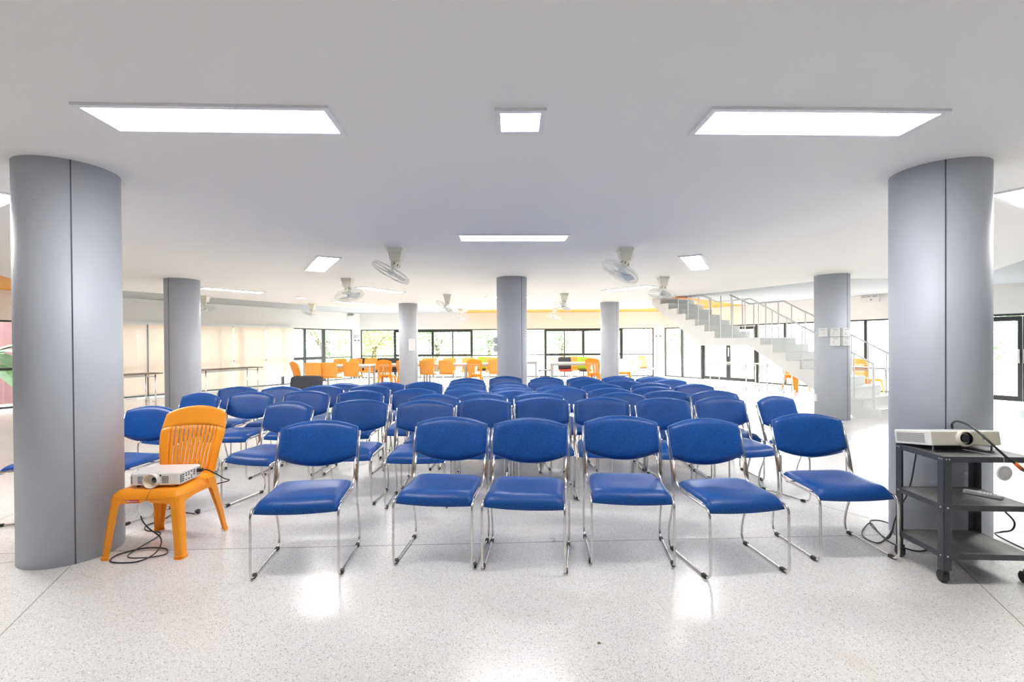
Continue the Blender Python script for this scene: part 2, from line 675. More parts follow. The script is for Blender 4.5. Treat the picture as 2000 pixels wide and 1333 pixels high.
# white dropped ceiling, cut back beside the staircase
pts = [(-3.13, CY - 9.5), (2.74, CY - 9.5), (8.46, 8.62), (6.0, 8.62), (4.95, 10.6), (3.62, 12.55), (5.0, 13.35), (5.55, 14.08), (4.474, 15.95), (-4.474, 15.95), (-8.776, 8.5)]
bm = B()
lo = [bm.verts.new((x, y, CEIL)) for x, y in pts]
hi = [bm.verts.new((x, y, OUTER)) for x, y in pts]
bmesh.ops.triangle_fill(bm, use_beauty=True, edges=[bm.edges.new((lo[i], lo[(i + 1) % len(lo)])) for i in range(len(lo))])
for i in range(len(pts)):
    j = (i + 1) % len(pts)
    bm.faces.new((lo[i], lo[j], hi[j], hi[i]))
struct(obj('ceiling', bm, M['ceil']))

# ---------------------------------------------------------------- walls with windows
WALLS = {  # origin, along, inward normal, length
    'back': (Vector((-6.062, 18.7)), Vector((1, 0)), Vector((0, -1))),
    'right': (Vector((6.062, 18.7)), Vector((0.5, -0.8660254)), Vector((-0.8660254, -0.5))),
    'left': (Vector((-6.062, 18.7)), Vector((-0.5, -0.8660254)), Vector((0.8660254, -0.5))),
}
WL = 12.124


def wu(side, px):
    """distance along a wall where the view through pixel column px meets it"""
    O, e, nn = WALLS[side]
    d = ray(px, 670)
    d2 = Vector((d.x, d.y))
    t = O.dot(nn) / d2.dot(nn)
    return (d2 * t - O).dot(e)


def wm(side):
    O, e, nn = WALLS[side]
    return Matrix(((e.x, nn.x, 0, O.x), (e.y, nn.y, 0, O.y), (0, 0, 1, 0), (0, 0, 0, 1)))


HEAD = 1.93


def wallpiece(name, side, spans):
    bm = B()
    for (u0, u1, z0, z1) in spans:
        box(bm, u0, u1, -0.14, 0.0, z0, z1, mtx=wm(side))
    o = obj(name, bm, M['wall'])
    return struct(o)


uL = wu('left', 688.5)
uR = wu('back', 1277)
wallpiece('wall_back', 'back', [(-0.08, WL + 0.08, HEAD, OUTER), (uR, WL + 0.08, 0, HEAD)])
wallpiece('wall_left', 'left', [(-0.08, WL, HEAD, OUTER), (-0.08, uL, 0, HEAD), (11.2, WL, 0, HEAD)])
uD3 = wu('right', 1996)
wallpiece('wall_right', 'right', [(0, WL, HEAD, OUTER), (uD3 + 0.95, WL, 0, HEAD)])
for nm, a, b in (('wall_left_near', 3, 4), ('wall_front', 4, 5), ('wall_right_near', 5, 0)):
    p, q = corners[a], corners[b]
    e = (q - p).normalized()
    nn = Vector((-e.y, e.x))
    mtx = Matrix(((e.x, nn.x, 0, p.x), (e.y, nn.y, 0, p.y), (0, 0, 1, 0), (0, 0, 0, 1)))
    bm = B()
    WALLS[nm] = (p, e, nn)
    if True:
        box(bm, 0, WL, -0.14, 0, 0, OUTER, mtx=mtx)
    else:
        box(bm, 0, WL, -0.14, 0, HEAD, OUTER, mtx=mtx)
        box(bm, 0, 0.6, -0.14, 0, 0, HEAD, mtx=mtx)
        box(bm, WL - 0.6, WL, -0.14, 0, 0, HEAD, mtx=mtx)
    struct(obj(nm, bm, M['cgrey']))  # grey picked for these unseen walls to cut bounced light near the camera


def window(name, side, u0, u1, verts, rails, z0=0.0, z1=HEAD, edge=0.04, extra=None):
    """verts: (u, width, zlow, zhigh); rails: (ulow, uhigh, z, height)"""
    root = bpy.data.objects.new(name, None)
    C.objects.link(root)
    struct(root)
    mx = wm(side)
    bm = B()
    d0, d1 = -0.09, -0.03
    box(bm, u0, u1, d0, d1, z1 - edge, z1, mtx=mx)
    box(bm, u0, u1, d0, d1, z0, z0 + edge, mtx=mx)
    box(bm, u0, u0 + edge, d0, d1, z0 + edge, z1 - edge, mtx=mx)
    box(bm, u1 - edge, u1, d0, d1, z0 + edge, z1 - edge, mtx=mx)
    for (u, wd, a, b) in verts:
        box(bm, u - wd / 2, u + wd / 2, d0 + 0.002, d1 + 0.01, a, b, mtx=mx)
    for (a, b, z, h) in rails:
        box(bm, a, b, d0 + 0.004, d1 + 0.006, z - h / 2, z + h / 2, mtx=mx)
    obj('window_frame', bm, M['frame'], root)
    bm = B()
    box(bm, u0 + edge, u1 - edge, -0.064, -0.058, z0 + edge, z1 - edge, mtx=mx)
    obj('window_glass', bm, M['glass'], root)
    return root


U = lambda s, p: wu(s, p)
b = 'back'
t2 = HEAD - 0.04
window('window_1', b, 0.02, uR, [(U(b, 771), 0.09, 0.04, t2), (U(b, 845), 0.09, 0.85, t2), (U(b, 845), 0.04, 0.04, 0.85), (U(b, 884), 0.045, 0.04, t2),
                                 (U(b, 921), 0.09, 0.85, t2), (U(b, 921), 0.045, 0.04, 0.85), (U(b, 993), 0.045, 0.04, t2), (U(b, 1065.5), 0.09, 0.04, t2), (U(b, 1102.5), 0.04, 0.04, t2),
                                 (U(b, 1139.5), 0.10, 0.85, t2), (U(b, 1139.5), 0.04, 0.04, 0.85), (U(b, 1214), 0.11, 0.7, t2)],
       [(0.04, U(b, 771), 0.88, 0.035), (U(b, 771), U(b, 921), 0.89, 0.085), (U(b, 921), U(b, 1065), 0.88, 0.035), (U(b, 1065), U(b, 1214), 0.89, 0.085), (U(b, 1214), uR, 0.88, 0.035),
        (U(b, 771), U(b, 921), 1.86, 0.08), (U(b, 1065), U(b, 1214), 1.86, 0.08)])
b = 'left'
window('window_2', b, uL, 11.2, [(U(b, 633), 0.14, 0.04, t2), (U(b, 596.5), 0.09, 0.04, t2), (U(b, 553), 0.09, 0.04, t2), (U(b, 515), 0.05, 0.04, t2), (U(b, 471), 0.09, 0.04, t2),
                                 (U(b, 430), 0.05, 0.04, t2), (U(b, 365), 0.09, 0.04, t2), (U(b, 290), 0.05, 0.04, t2), (U(b, 200), 0.09, 0.04, t2), (U(b, 100), 0.05, 0.04, t2)],
       [(uL, U(b, 633), 0.86, 0.035), (U(b, 633), U(b, 545), 0.86, 0.10), (U(b, 545), 11.16, 0.86, 0.06)])
b = 'right'
window('window_3', b, 0.02, U(b, 1372) - 0.06, [(U(b, 1331), 0.09, 0.04, t2)], [])


def door(name, side, u0, u1, n=1):
    root = bpy.data.objects.new(name, None)
    C.objects.link(root)
    struct(root)
    mx = wm(side)
    bm = B()
    box(bm, u0, u0 + 0.05, -0.10, -0.02, 0, HEAD, mtx=mx)
    box(bm, u1 - 0.05, u1, -0.10, -0.02, 0, HEAD, mtx=mx)
    box(bm, u0 + 0.05, u1 - 0.05, -0.10, -0.02, HEAD - 0.05, HEAD, mtx=mx)
    obj('door_frame', bm, M['frame'], root)
    wd = (u1 - u0 - 0.1) / n
    for k in range(n):
        a = u0 + 0.05 + wd * k + 0.004
        c = a + wd - 0.008
        bm = B()
        box(bm, a, a + 0.07, -0.085, -0.04, 0.01, HEAD - 0.055, mtx=mx)
        box(bm, c - 0.07, c, -0.085, -0.04, 0.01, HEAD - 0.055, mtx=mx)
        box(bm, a + 0.07, c - 0.07, -0.085, -0.04, 0.01, 0.12, mtx=mx)
        box(bm, a + 0.07, c - 0.07, -0.085, -0.04, HEAD - 0.16, HEAD - 0.055, mtx=mx)
        leaf = obj('door_leaf', bm, M['frame'], root)
        bm = B()
        box(bm, a + 0.07, c - 0.07, -0.066, -0.060, 0.12, HEAD - 0.16, mtx=mx)
        obj('door_glass', bm, M['glass'], leaf)
        bm = B()
        hx = c - 0.035 if k % 2 == 0 else a + 0.035
        box(bm, hx - 0.012, hx + 0.012, -0.04, 0.02, 0.85, 1.15, mtx=mx)
        obj('door_handle', bm, M['bolt'], leaf, bevel=0.004)
        bm = B()
        box(bm, a + 0.15, a + 0.45, -0.04, 0.005, HEAD - 0.15, HEAD - 0.09, mtx=mx)
        obj('door_closer', bm, M['grey'], leaf)
    return root


door('door_1', b, U(b, 1372) - 0.06, U(b, 1478), 2)
window('window_4', b, U(b, 1478), uD3 - 0.95, [(U(b, 1532), 0.07, 0.04, t2), (U(b, 1612), 0.05, 0.04, t2), (U(b, 1689.5), 0.07, 0.04, t2), (U(b, 1780), 0.07, 0.04, t2)], [])
door('door_2', b, uD3 - 0.95, uD3 + 0.95, 2)

# skirting line of the right wall
bm = B()
box(bm, 0.02, uL, 0.0, 0.012, 0, 0.08, mtx=wm('left'))
struct(obj('baseboard_left', bm, M['frame']))

# ---------------------------------------------------------------- roller blinds
bl = 'left'
us = [U(bl, 572), U(bl, 517), U(bl, 454)]
us += [us[-1] + 1.12 * k for k in range(1, 4)]
blabels = ['cream roller blind nearest the back corner, hanging open a little above the floor',
           'cream roller blind between the corner blind and the folding table end',
           'cream roller blind just right of the mid left column, behind the folding table',
           'cream roller blind directly behind the mid left column',
           'cream roller blind just left of the mid left column']
for k in range(5):
    u0, u1 = us[k] + 0.02, us[k + 1] - 0.02
    o = thing('roller_blind', blabels[k], 'blind', group='cream roller blinds on the left windows')
    mx = wm(bl)
    zb = 0.30 if k == 0 else 0.06
    bm = B()
    nseg = 10
    ring = []
    for i in range(nseg + 1):
        u = u0 + (u1 - u0) * i / nseg
        ring.append((bm.verts.new((u, 0.055 + 0.004 * math.sin(i * 1.3 + k), zb)), bm.verts.new((u, 0.055, HEAD - 0.01))))
    for i in range(nseg):
        bm.faces.new((ring[i][0], ring[i + 1][0], ring[i + 1][1], ring[i][1]))
    bmesh.ops.transform(bm, matrix=mx, verts=bm.verts)
    obj('blind_fabric', bm, M['blind'], o)
    bm = B()
    box(bm, u0 - 0.01, u1 + 0.01, 0.01, 0.09, HEAD - 0.02, HEAD + 0.045, mtx=mx)
    obj('head_box', bm, M['white'], o)
    bm = B()
    box(bm, u0, u1, 0.045, 0.065, zb - 0.02, zb + 0.003, mtx=mx)
    obj('bottom_bar', bm, M['tgrey'], o)
    bm = B()
    box(bm, u0 - 0.018, u0 - 0.006, 0.05, 0.06, 0.55, HEAD, mtx=mx)
    obj('pull_chain', bm, M['tgrey'], o)

# ---------------------------------------------------------------- columns
clab = {'nl': 'thick round grey column nearest the camera on the left, beside the orange chair',
        'nr': 'thick round grey column nearest the camera on the right, behind the projector trolley',
        'ml': 'round grey column standing in front of the cream blinds',
        'mr': 'round grey column with white fan regulators, in front of the staircase',
        'c': 'round grey column in the middle of the hall behind the blue chairs',
        'fl': 'slim looking grey column left of the central one, among the orange chairs',
        'fr': 'slim looking grey column right of the central one, beside the green chair'}
seam_px = {'nl': 142, 'nr': 1847, 'c': 1019, 'ml': 330, 'mr': 1655, 'fl': 812, 'fr': 1205}
for k, (x, y) in COLS.items():
    t = thing('round_column', clab[k], 'column', (x, y, 0), group='round grey columns of the hall')
    bm = B()
    cyl(bm, (0, 0), CR, 0, CEIL, n=96)
    obj('column_shaft', bm, M['col'], t)
    # joint between the two cladding sheets
    d = ray(seam_px[k], 670)
    ang = math.atan2(d.y, d.x)
    # solve for the near hit of the pixel column with the shaft
    dx, dy = d.x, d.y
    aa_ = dx * dx + dy * dy
    bb_ = -2 * (dx * x + dy * y)
    cc_ = x * x + y * y - CR * CR
    disc = max(0, bb_ * bb_ - 4 * aa_ * cc_)
    tt = (-bb_ - math.sqrt(disc)) / (2 * aa_)
    hx, hy = dx * tt - x, dy * tt - y
    ph = math.atan2(hy, hx)
    bm = B()
    mtx = Matrix.Rotation(ph, 4, 'Z')
    wd = 0.0035
    box(bm, CR - 0.01, CR + 0.0015, -wd, wd, 0.0, CEIL, mtx=mtx)
    obj('panel_seam', bm, M['seam'], t)


# ================================================================ CEILING LIGHTS
def light_panel(cx, cy, ang, label, L=1.19, W=0.29, group='long ceiling light panels', cat='ceiling light', fr=0.028):
    t = thing('ceiling_light_panel', label, cat, (cx, cy, CEIL), ang, group)
    bm = B()
    h = 0.014
    a, c = L / 2, W / 2
    for (x0, x1, y0, y1) in ((-a, a, -c, -c + fr), (-a, a, c - fr, c), (-a, -a + fr, -c + fr, c - fr), (a - fr, a, -c + fr, c - fr)):
        box(bm, x0, x1, y0, y1, -h, 0)
    obj('panel_frame', bm, M['panelframe'], t)
    bm = B()
    box(bm, -a + fr, a - fr, -c + fr, c - fr, -h + 0.005, -0.001)
    obj('diffuser', bm, M['emit'], t)
    return t


def panel_px(q, label, L=1.19, W=0.29, group='long ceiling light panels', flip=False):
    P = [onz(x, y, CEIL) for x, y in q]
    c = sum(P, Vector()) / len(P)
    if len(P) == 4:
        d = ((P[1] - P[0]) + (P[2] - P[3])) / 2
    else:
        d = P[1] - P[0]
    return light_panel(c.x, c.y, math.atan2(d.y, d.x), label, L, W, group)


g_ = 'long ceiling light panels'
panel_px([(126, 198), (643, 203), (684, 263), (230, 256)], 'large bright ceiling panel at upper left, near the camera', 1.2, 0.30)
panel_px([(1388, 204), (1864, 210), (1762, 266), (1339, 264)], 'large bright ceiling panel at upper right, near the camera', 1.2, 0.30)
light_panel(*onz(1016, 235, CEIL)[:2], 0.0, 'small square ceiling light between the two large near panels', 0.255, 0.255, 'small square ceiling lights')
panel_px([(886, 456), (1119, 456), (1110, 471), (896, 471)], 'long ceiling panel straight ahead above the blue chairs', 1.2, 0.30)
panel_px([(666, 501), (640, 531)], 'short slanted ceiling panel at left, in front of the fans', 0.62, 0.32) if False else None


def quad_panel(q, label, group='slanted square ceiling panels'):
    P = [onz(x, y, CEIL) for x, y in q]
    c = sum(P, Vector()) / 4
    d = P[1] - P[0]
    e = P[3] - P[0]
    L = (d.length + (P[2] - P[3]).length) / 2
    W = (e.length + (P[2] - P[1]).length) / 2
    print('quad', [tuple(round(v, 2) for v in p) for p in P], round(L, 2), round(W, 2))
    return light_panel(c.x, c.y, math.atan2(d.y, d.x), label, L, W, group)


quad_panel([(617, 499), (665, 503), (637, 531), (595, 527)], 'slanted bright ceiling panel left of the nearest left fan')
quad_panel([(1322, 501), (1368, 497), (1388, 523), (1352, 528)], 'slanted bright ceiling panel right of the nearest right fan')
panel_px([(392, 562), (514, 572)], 'thin looking ceiling panel right of the mid left column', 1.2, 0.30)
light_panel(*onz(588, 581.5, CEIL)[:2], 0.5, 'tiny square ceiling light left of the far left fans', 0.255, 0.255, 'small square ceiling lights')
panel_px([(698, 560), (786, 572)], 'thin ceiling panel right of the second left fan', 1.2, 0.30)
panel_px([(655, 589), (727, 594)], 'thin ceiling panel below the second left fan', 1.2, 0.30)
panel_px([(1176, 569), (1280, 557)], 'thin ceiling panel left of the second right fan', 1.2, 0.30)
panel_px([(943, 581), (1046, 580)], 'thin ceiling panel passing behind the central column', 1.2, 0.30)
panel_px([(849, 598.5), (932, 599)], 'thin ceiling panel at the far left of the central column', 1.2, 0.30)
panel_px([(1056, 598), (1136, 597)], 'thin ceiling panel at the far right of the central column', 1.2, 0.30)
# light at the extreme left and right edges
P1, P2 = onz(-5, 360, CEIL), onz(42, 430, CEIL)
light_panel(-4.37, 3.62, math.radians(-28) + PI / 2 * 0, 'bright ceiling panel cut by the left picture edge', 1.2, 0.6, 'wide edge ceiling panels')
light_panel(4.42, 3.72, math.radians(28), 'bright ceiling panel cut by the right picture edge', 1.2, 0.6, 'wide edge ceiling panels')
light_panel(6.55, 6.85, math.radians(60), 'bright ceiling panel corner showing left of the near right column', 1.2, 0.3)

# ================================================================ CEILING FANS
def blade_mesh(bm, k, mtx):
    n1, n2 = 6, 5
    th0 = 2 * PI * k / 3
    g = []
    for i in range(n1 + 1):
        r = 0.04 + 0.15 * i / n1
        row = []
        for j in range(n2 + 1):
            s = j / n2
            wdt = 0.5 + 0.55 * math.sin(PI * min(1, i / n1 * 0.75 + 0.12))
            th = th0 + (s - 0.35) * wdt * 1.35
            row.append((r * math.cos(th), r * math.sin(th), -0.03 * (s - 0.5)))
        g.append(row)
    vt = [[bm.verts.new(p) for p in row] for row in g]
    vb = [[bm.verts.new((p[0], p[1], p[2] - 0.003)) for p in row] for row in g]
    for V, fl in ((vt, 0), (vb, 1)):
        for i in range(n1):
            for j in range(n2):
                q = (V[i][j], V[i + 1][j], V[i + 1][j + 1], V[i][j + 1])
                f = bm.faces.new(q[::-1] if fl else q)
                f.smooth = True
    allv = [v for V in (vt, vb) for r_ in V for v in r_]
    bmesh.ops.transform(bm, matrix=mtx, verts=allv)


def make_fan(loc, rz, tilt, tilt_dir, label, near=True):
    t = thing('ceiling_fan', label, 'fan', loc, rz, 'orbit fans under the white ceiling')
    bm = B()
    # tapered ceiling mount
    prof = [(0.092, 0.0, 0.085), (0.088, -0.040, 0.08), (0.078, -0.046, 0.065), (0.060, -0.15, 0.052)]
    rings = []
    for (hx, z, hy) in prof:
        rings.append([bm.verts.new((sx * hx, sy * hy, z)) for sx, sy in ((-1, -1), (1, -1), (1, 1), (-1, 1))])
    for a, b2 in zip(rings[:-1], rings[1:]):
        for i in range(4):
            bm.faces.new((a[i], a[(i + 1) % 4], b2[(i + 1) % 4], b2[i]))
    bm.faces.new(rings[0])
    bm.faces.new(rings[-1][::-1])
    mount = obj('ceiling_mount', bm, M['cream'], t, bevel=0.004)
    H = Matrix.Translation((0, 0, -0.175)) @ Matrix.Rotation(tilt_dir, 4, 'Z') @ Matrix.Rotation(tilt, 4, 'Y')
    bm = B()
    lathe(bm, [(0, 0.045), (0.035, 0.04), (0.052, 0.01), (0.055, -0.03), (0.045, -0.055), (0.02, -0.07), (0.018, -0.09), (0, -0.09)], 20, H)
    for k in range(7):
        a = 2 * PI * k / 7
        box(bm, 0.048, 0.0565, -0.006, 0.006, -0.03, 0.005, mi=1, mtx=H @ Matrix.Rotation(a, 4, 'Z'))
    obj('motor_housing', bm, [M['cream'], M['vent']], t)
    bm = B()
    G = H @ Matrix.Translation((0, 0, -0.125))
    R = 0.242

    def circ(r, z, tr):
        p = [G @ Vector((r * math.cos(2 * PI * i / 40), r * math.sin(2 * PI * i / 40), z)) for i in range(40)]
        tube(bm, p, tr, 5, closed=True)
    circ(R, 0.0, 0.0045)
    circ(R * 0.97, 0.03, 0.0022)
    circ(R * 0.97, -0.03, 0.0022)
    circ(0.05, 0.052, 0.002)
    nw = 36
    for i in range(nw):
        a = 2 * PI * i / nw
        for s in (1, -1):
            p = []
            for (r, z) in ((0.045, 0.052), (0.12, 0.054), (0.19, 0.044), (R * 0.985, 0.018), (R, 0.0)):
                p.append(G @ Vector((r * math.cos(a), r * math.sin(a), z * s)))
            tube(bm, p, 0.0011, 3)
    obj('wire_cage', bm, M['fanwire'], t)
    bm = B()
    lathe(bm, [(0, -0.058), (0.045, -0.056), (0.05, -0.05), (0, -0.048)], 20, G)
    obj('cage_badge', bm, M['white'], t)
    bm = B()
    lathe(bm, [(0, 0.03), (0.03, 0.028), (0.035, -0.02), (0, -0.032)], 16, G)
    hub = obj('blade_hub', bm, M['fanclear'], t)
    for k in range(3):
        bm = B()
        blade_mesh(bm, k, G)
        obj('blade', bm, M['fanclear'], t)
    bm = B()
    side = -1 if tilt_dir > 1 else 1
    p = catmull([(0.05 * side, 0, -0.02), (0.095 * side, 0.0, -0.05), (0.10 * side, -0.01, -0.11), (0.055 * side, -0.01, -0.16)], 5)
    tube(bm, p, 0.003, 5)
    obj('power_cord', bm, M['white'], t)
    return t


fans = [  # px, py of the mount, tilt, direction, label
    (773, 487, 0.50, 0.15, 'white ceiling fan left of the middle light panel, head tilted down to the right'),
    (1221, 486, 0.55, 0.1, 'white ceiling fan right of the middle light panel, head tilted down to the right'),
    (679, 545, 0.32, 2.6, 'white ceiling fan behind the nearest left fan, above the orange chairs'),
    (1295, 542, 0.22, 0.6, 'white ceiling fan next to the top of the staircase'),
    (874, 576, 0.55, 0.3, 'white ceiling fan left of the central column, above the far windows'),
    (1102, 574, 0.35, 0.4, 'white ceiling fan right of the central column'),
    (612, 596, 0.35, 0.2, 'white ceiling fan near the blinds at the far left'),
    (400, 578, 0.25, 2.6, 'white ceiling fan half hidden behind the mid left column'),
    (900, 603, 0.30, 0.3, 'small looking farthest ceiling fan left of the central column'),
    (1083, 603, 0.30, 0.3, 'small looking farthest ceiling fan right of the central column'),
]
for (px, py, tl, td, lab) in fans:
    p = onz(px, py, CEIL)
    if px == 612:
        p = Vector((-5.62, 13.2, CEIL))
    if px in (900, 1083):
        s_ = 15.5 / p.y
        p = Vector((p.x * s_, 15.5, CEIL))
    make_fan(p, 0, tl, td, lab)


# ================================================================ BLUE SLED CHAIRS
def chair_side(bm, s):
    xo = 0.262 * s   # outer back tube
    xi = 0.243 * s   # rail / front leg
    # one tube: back upright, kink, rear leg, floor runner, front leg, seat rail, short upright
    P = [(xo, 0.260, 0.765), (xo, 0.205, 0.60), (xo, 0.170, 0.46), (xo, 0.158, 0.335), (xo, 0.232, 0.13), (xo * 0.99, 0.238, 0.012),
         (xi, -0.235, 0.010), (xi, -0.228, 0.403), (xi, 0.115, 0.412), (xi, 0.168, 0.46), (xi, 0.205, 0.60)]
    R = [0, 0.05, 0.04, 0.025, 0.05, 0.07, 0.06, 0.05, 0.05, 0.03, 0]
    tube(bm, fillet(P, R, 5), 0.0074, 8)


def back_pt(u, v, s, W=0.252, pad=0.045):
    zt = 0.832 - 0.044 * u * u
    zb = 0.545 + 0.056 * u * u
    x = u * W * (1 - 0.006 * (v ** 2))
    z = zb + (zt - zb) * (v + 1) / 2
    yt = 0.205 + (z - 0.60) * 0.335 - 0.018 * (u * u) + 0.010
    th = pad * max(0.0, (1 - abs(u) ** 9)) ** 0.5 * max(0.0, (1 - abs(v) ** 6)) ** 0.5
    n = Vector((0, -0.948, 0.318))
    c = Vector((x, yt, z))
    off = th * (0.62 if s > 0 else -0.38)
    return c + n * off + n * (0.0012 * s)


def seat_pt(u, v, s, W=0.236):
    # v=-1 front, +1 rear
    y = -0.225 + 0.425 * (v + 1) / 2
    x = u * W * (1 - 0.07 * max(0, v - 0.3) ** 2 * 2)
    y += (0.018 * (u * u)) * (-1 if v > 0 else 1) * abs(v) ** 3
    roll = max(0.0, -(v + 0.62) / 0.38)
    z = 0.424 + 0.008 * v - 0.042 * roll ** 2 + 0.004 * (u * u)
    y += 0.0
    th = 0.044 * max(0.0, (1 - abs(u) ** 6)) ** 0.5 * max(0.0, (1 - abs(v) ** 9)) ** 0.5
    dip = 0.007 * math.exp(-((v - 0.1) ** 2) * 4 - (u ** 2) * 2.0)
    n = Vector((0, -0.55 * roll, 1)).normalized()
    c = Vector((x, y, z))
    if s > 0:
        return c + n * (th * 0.72 - dip + 0.001)
    return c - n * (th * 0.34 + 0.001)


def make_blue():
    t = thing('sled_chair', 'x', 'chair')
    bm = B()
    sheet(bm, seat_pt, 22, 22)
    obj('seat', bm, M['blue'], t, sm=True)
    bm = B()
    sheet(bm, back_pt, 24, 16)
    bk = obj('backrest', bm, M['blue'], t, sm=True)
    # piping round the rim of the backrest
    bm = B()
    rim = []
    N_ = 16
    for i in range(N_ + 1):
        rim.append(back_pt(-1 + 2 * i / N_, -1, 1))
    for i in range(1, N_ + 1):
        rim.append(back_pt(1, -1 + 2 * i / N_, 1))
    for i in range(1, N_ + 1):
        rim.append(back_pt(1 - 2 * i / N_, 1, 1))
    for i in range(1, N_):
        rim.append(back_pt(-1, 1 - 2 * i / N_, 1))
    tube(bm, rim, 0.0028, 5, closed=True)
    obj('piping', bm, M['bluepipe'], bk)
    for s in (-1, 1):
        bm = B()
        chair_side(bm, s)
        sf = obj('side_frame', bm, M['chrome'], t)
        bm = B()
        tube(bm, [(0.2525 * s, 0.166, 0.45), (0.2525 * s, 0.182, 0.50), (0.2525 * s, 0.196, 0.55)], 0.0075, 7)
        obj('weld', bm, M['rust'], sf)
        for y in (-0.175, 0.185):
            bm = B()
            xx = (0.247 if y < 0 else 0.257) * s
            box(bm, xx - 0.011, xx + 0.011, y - 0.018, y + 0.018, 0.0, 0.021)
            obj('glide', bm, M['rubber'], t, bevel=0.003)
    for y in (-0.12, 0.10):
        bm = B()
        tube(bm, [(-0.243, y, 0.402), (0.243, y, 0.402)], 0.007, 6)
        obj('cross_bar', bm, M['chrome'], t)
    return t


blue0 = make_blue()
BACK_Y, BACK_Z = 0.29, 0.832
used = [False]


def place_blue(x, y, a, label):
    if not used[0]:
        o = blue0
        o.location = (x, y, 0)
        o.rotation_euler = (0, 0, a)
        o['label'] = label
        o['group'] = 'blue vinyl chairs set out in rows'
        used[0] = True
        return o
    return dup(blue0, (x, y, 0), a, label, 'blue vinyl chairs set out in rows')


def fit_feet(q):
    """q: pixels of (front-left, rear-left, front-right, rear-right) floor runner ends -> centre and turn"""
    P = [onz(x, y, 0.0) for x, y in q]
    loc = [Vector((-0.245, -0.24, 0)), Vector((-0.259, 0.22, 0)), Vector((0.245, -0.24, 0)), Vector((0.259, 0.22, 0))]
    c = sum(P, Vector()) / 4
    lc = sum(loc, Vector()) / 4
    sn = cs = 0
    for p, l in zip(P, loc):
        a = p - c
        b2 = l - lc
        cs += a.dot(b2)
        sn += b2.x * a.y - b2.y * a.x
    ang = math.atan2(sn, cs)
    lc.rotate(Matrix.Rotation(ang, 3, 'Z'))
    return c.x - lc.x, c.y - lc.y, ang


front = [[(480, 1140), (546, 1072), (668, 1129), (700, 1064)],
         [(759, 1112), (812, 1046), (928, 1118), (955, 1055)],
         [(936, 1120), (963, 1056), (1108, 1131), (1111, 1062)],
         [(1148, 1113), (1143, 1047), (1323, 1124), (1290, 1042)],
         [(1388, 1142), (1307, 1069), (1551, 1129), (1448, 1060)],
         [(1601, 1106), (1508, 1041), (1770, 1102), (1650, 1040)]]
ordn = ['first', 'second', 'third', 'fourth', 'fifth', 'sixth', 'seventh', 'eighth', 'ninth', 'tenth', 'eleventh', 'twelfth']
fl = ['blue vinyl chair at the left end of the front row, standing alone',
      'blue vinyl chair second from left in the front row',
      'blue vinyl chair third from left in the front row, touching its neighbour',
      'blue vinyl chair fourth from left in the front row',
      'blue vinyl chair fifth from left in the front row, turned to the right',
      'blue vinyl chair at the right end of the front row, beside the projector trolley']
for q, lab in zip(front, fl):
    x, y, a = fit_feet(q)
    print('front', round(x, 2), round(y, 2), round(math.degrees(a), 1))
    place_blue(x, y, a, lab)

rows = {  # row name: (pixel x, pixel y of the top middle of the backrest, turn in degrees)
    'second': [(570, 784.5, -17), (706, 780.5, 0), (832, 782, 0), (946, 778, -1), (1058, 775.6, 1), (1174, 776.2, -5), (1292, 777, 4), (1402, 775, 10), (1509, 774, 24)],
    'third': [(397, 768, -14), (495, 765.7, -3), (602, 763.3, -2), (706, 762.3, 0), (849, 770, 2), (943, 766.6, -1), (1052, 766.2, 0), (1212, 767, 4), (1299, 762.6, 5), (1393, 763, 3)],
    'fourth': [(468, 755.7, -4), (553, 755.2, 2), (632, 752.9, 3), (724, 752, 0), (811, 759, 0), (910, 757.8, 0), (1003, 760.4, 3), (1101, 757.2, 5), (1190, 758, 2), (1274, 755, 3), (1353, 750.2, 4)],
    'fifth': [(672, 748.8, 0), (755, 746.8, 0), (911, 750, 0), (1000, 753.8, 4), (1087, 752.4, 3), (1174, 749.6, 1), (1269, 747.2, 4)],
    'sixth': [(829, 746, 0), (913, 744, 0), (993, 746.8, 1), (1065, 742, 1), (1146, 740.5, 0), (1216, 742, 3), (1305, 740.4, 4)],
    'seventh': [(913, 739, 0), (988, 735.2, 0), (1067, 736.8, 0), (1138, 736.6, 1), (1206, 735, 0), (1272, 735.6, 3)],
}
for rn, lst in rows.items():
    for i, (px, py, dg) in enumerate(lst):
        p = onz(px, py, BACK_Z)
        a = math.radians(dg)
        x = p.x + BACK_Y * math.sin(a)
        y = p.y - BACK_Y * math.cos(a)
        if i == 0:
            lab = f'blue vinyl chair at the left end of the {rn} row from the front'
        elif i == len(lst) - 1:
            lab = f'blue vinyl chair at the right end of the {rn} row from the front'
        else:
            lab = f'blue vinyl chair {ordn[i]} from left in the {rn} row from the front'
        place_blue(x, y, a, lab)
p = onz(300, 794, BACK_Z)
place_blue(p.x - 0.05, p.y - 0.27, math.radians(-10), 'blue vinyl chair partly hidden between the near left column and the orange chair')
place_blue(-3.72, 3.78, math.radians(-78), 'blue vinyl chair cut by the left picture edge, only its seat showing')


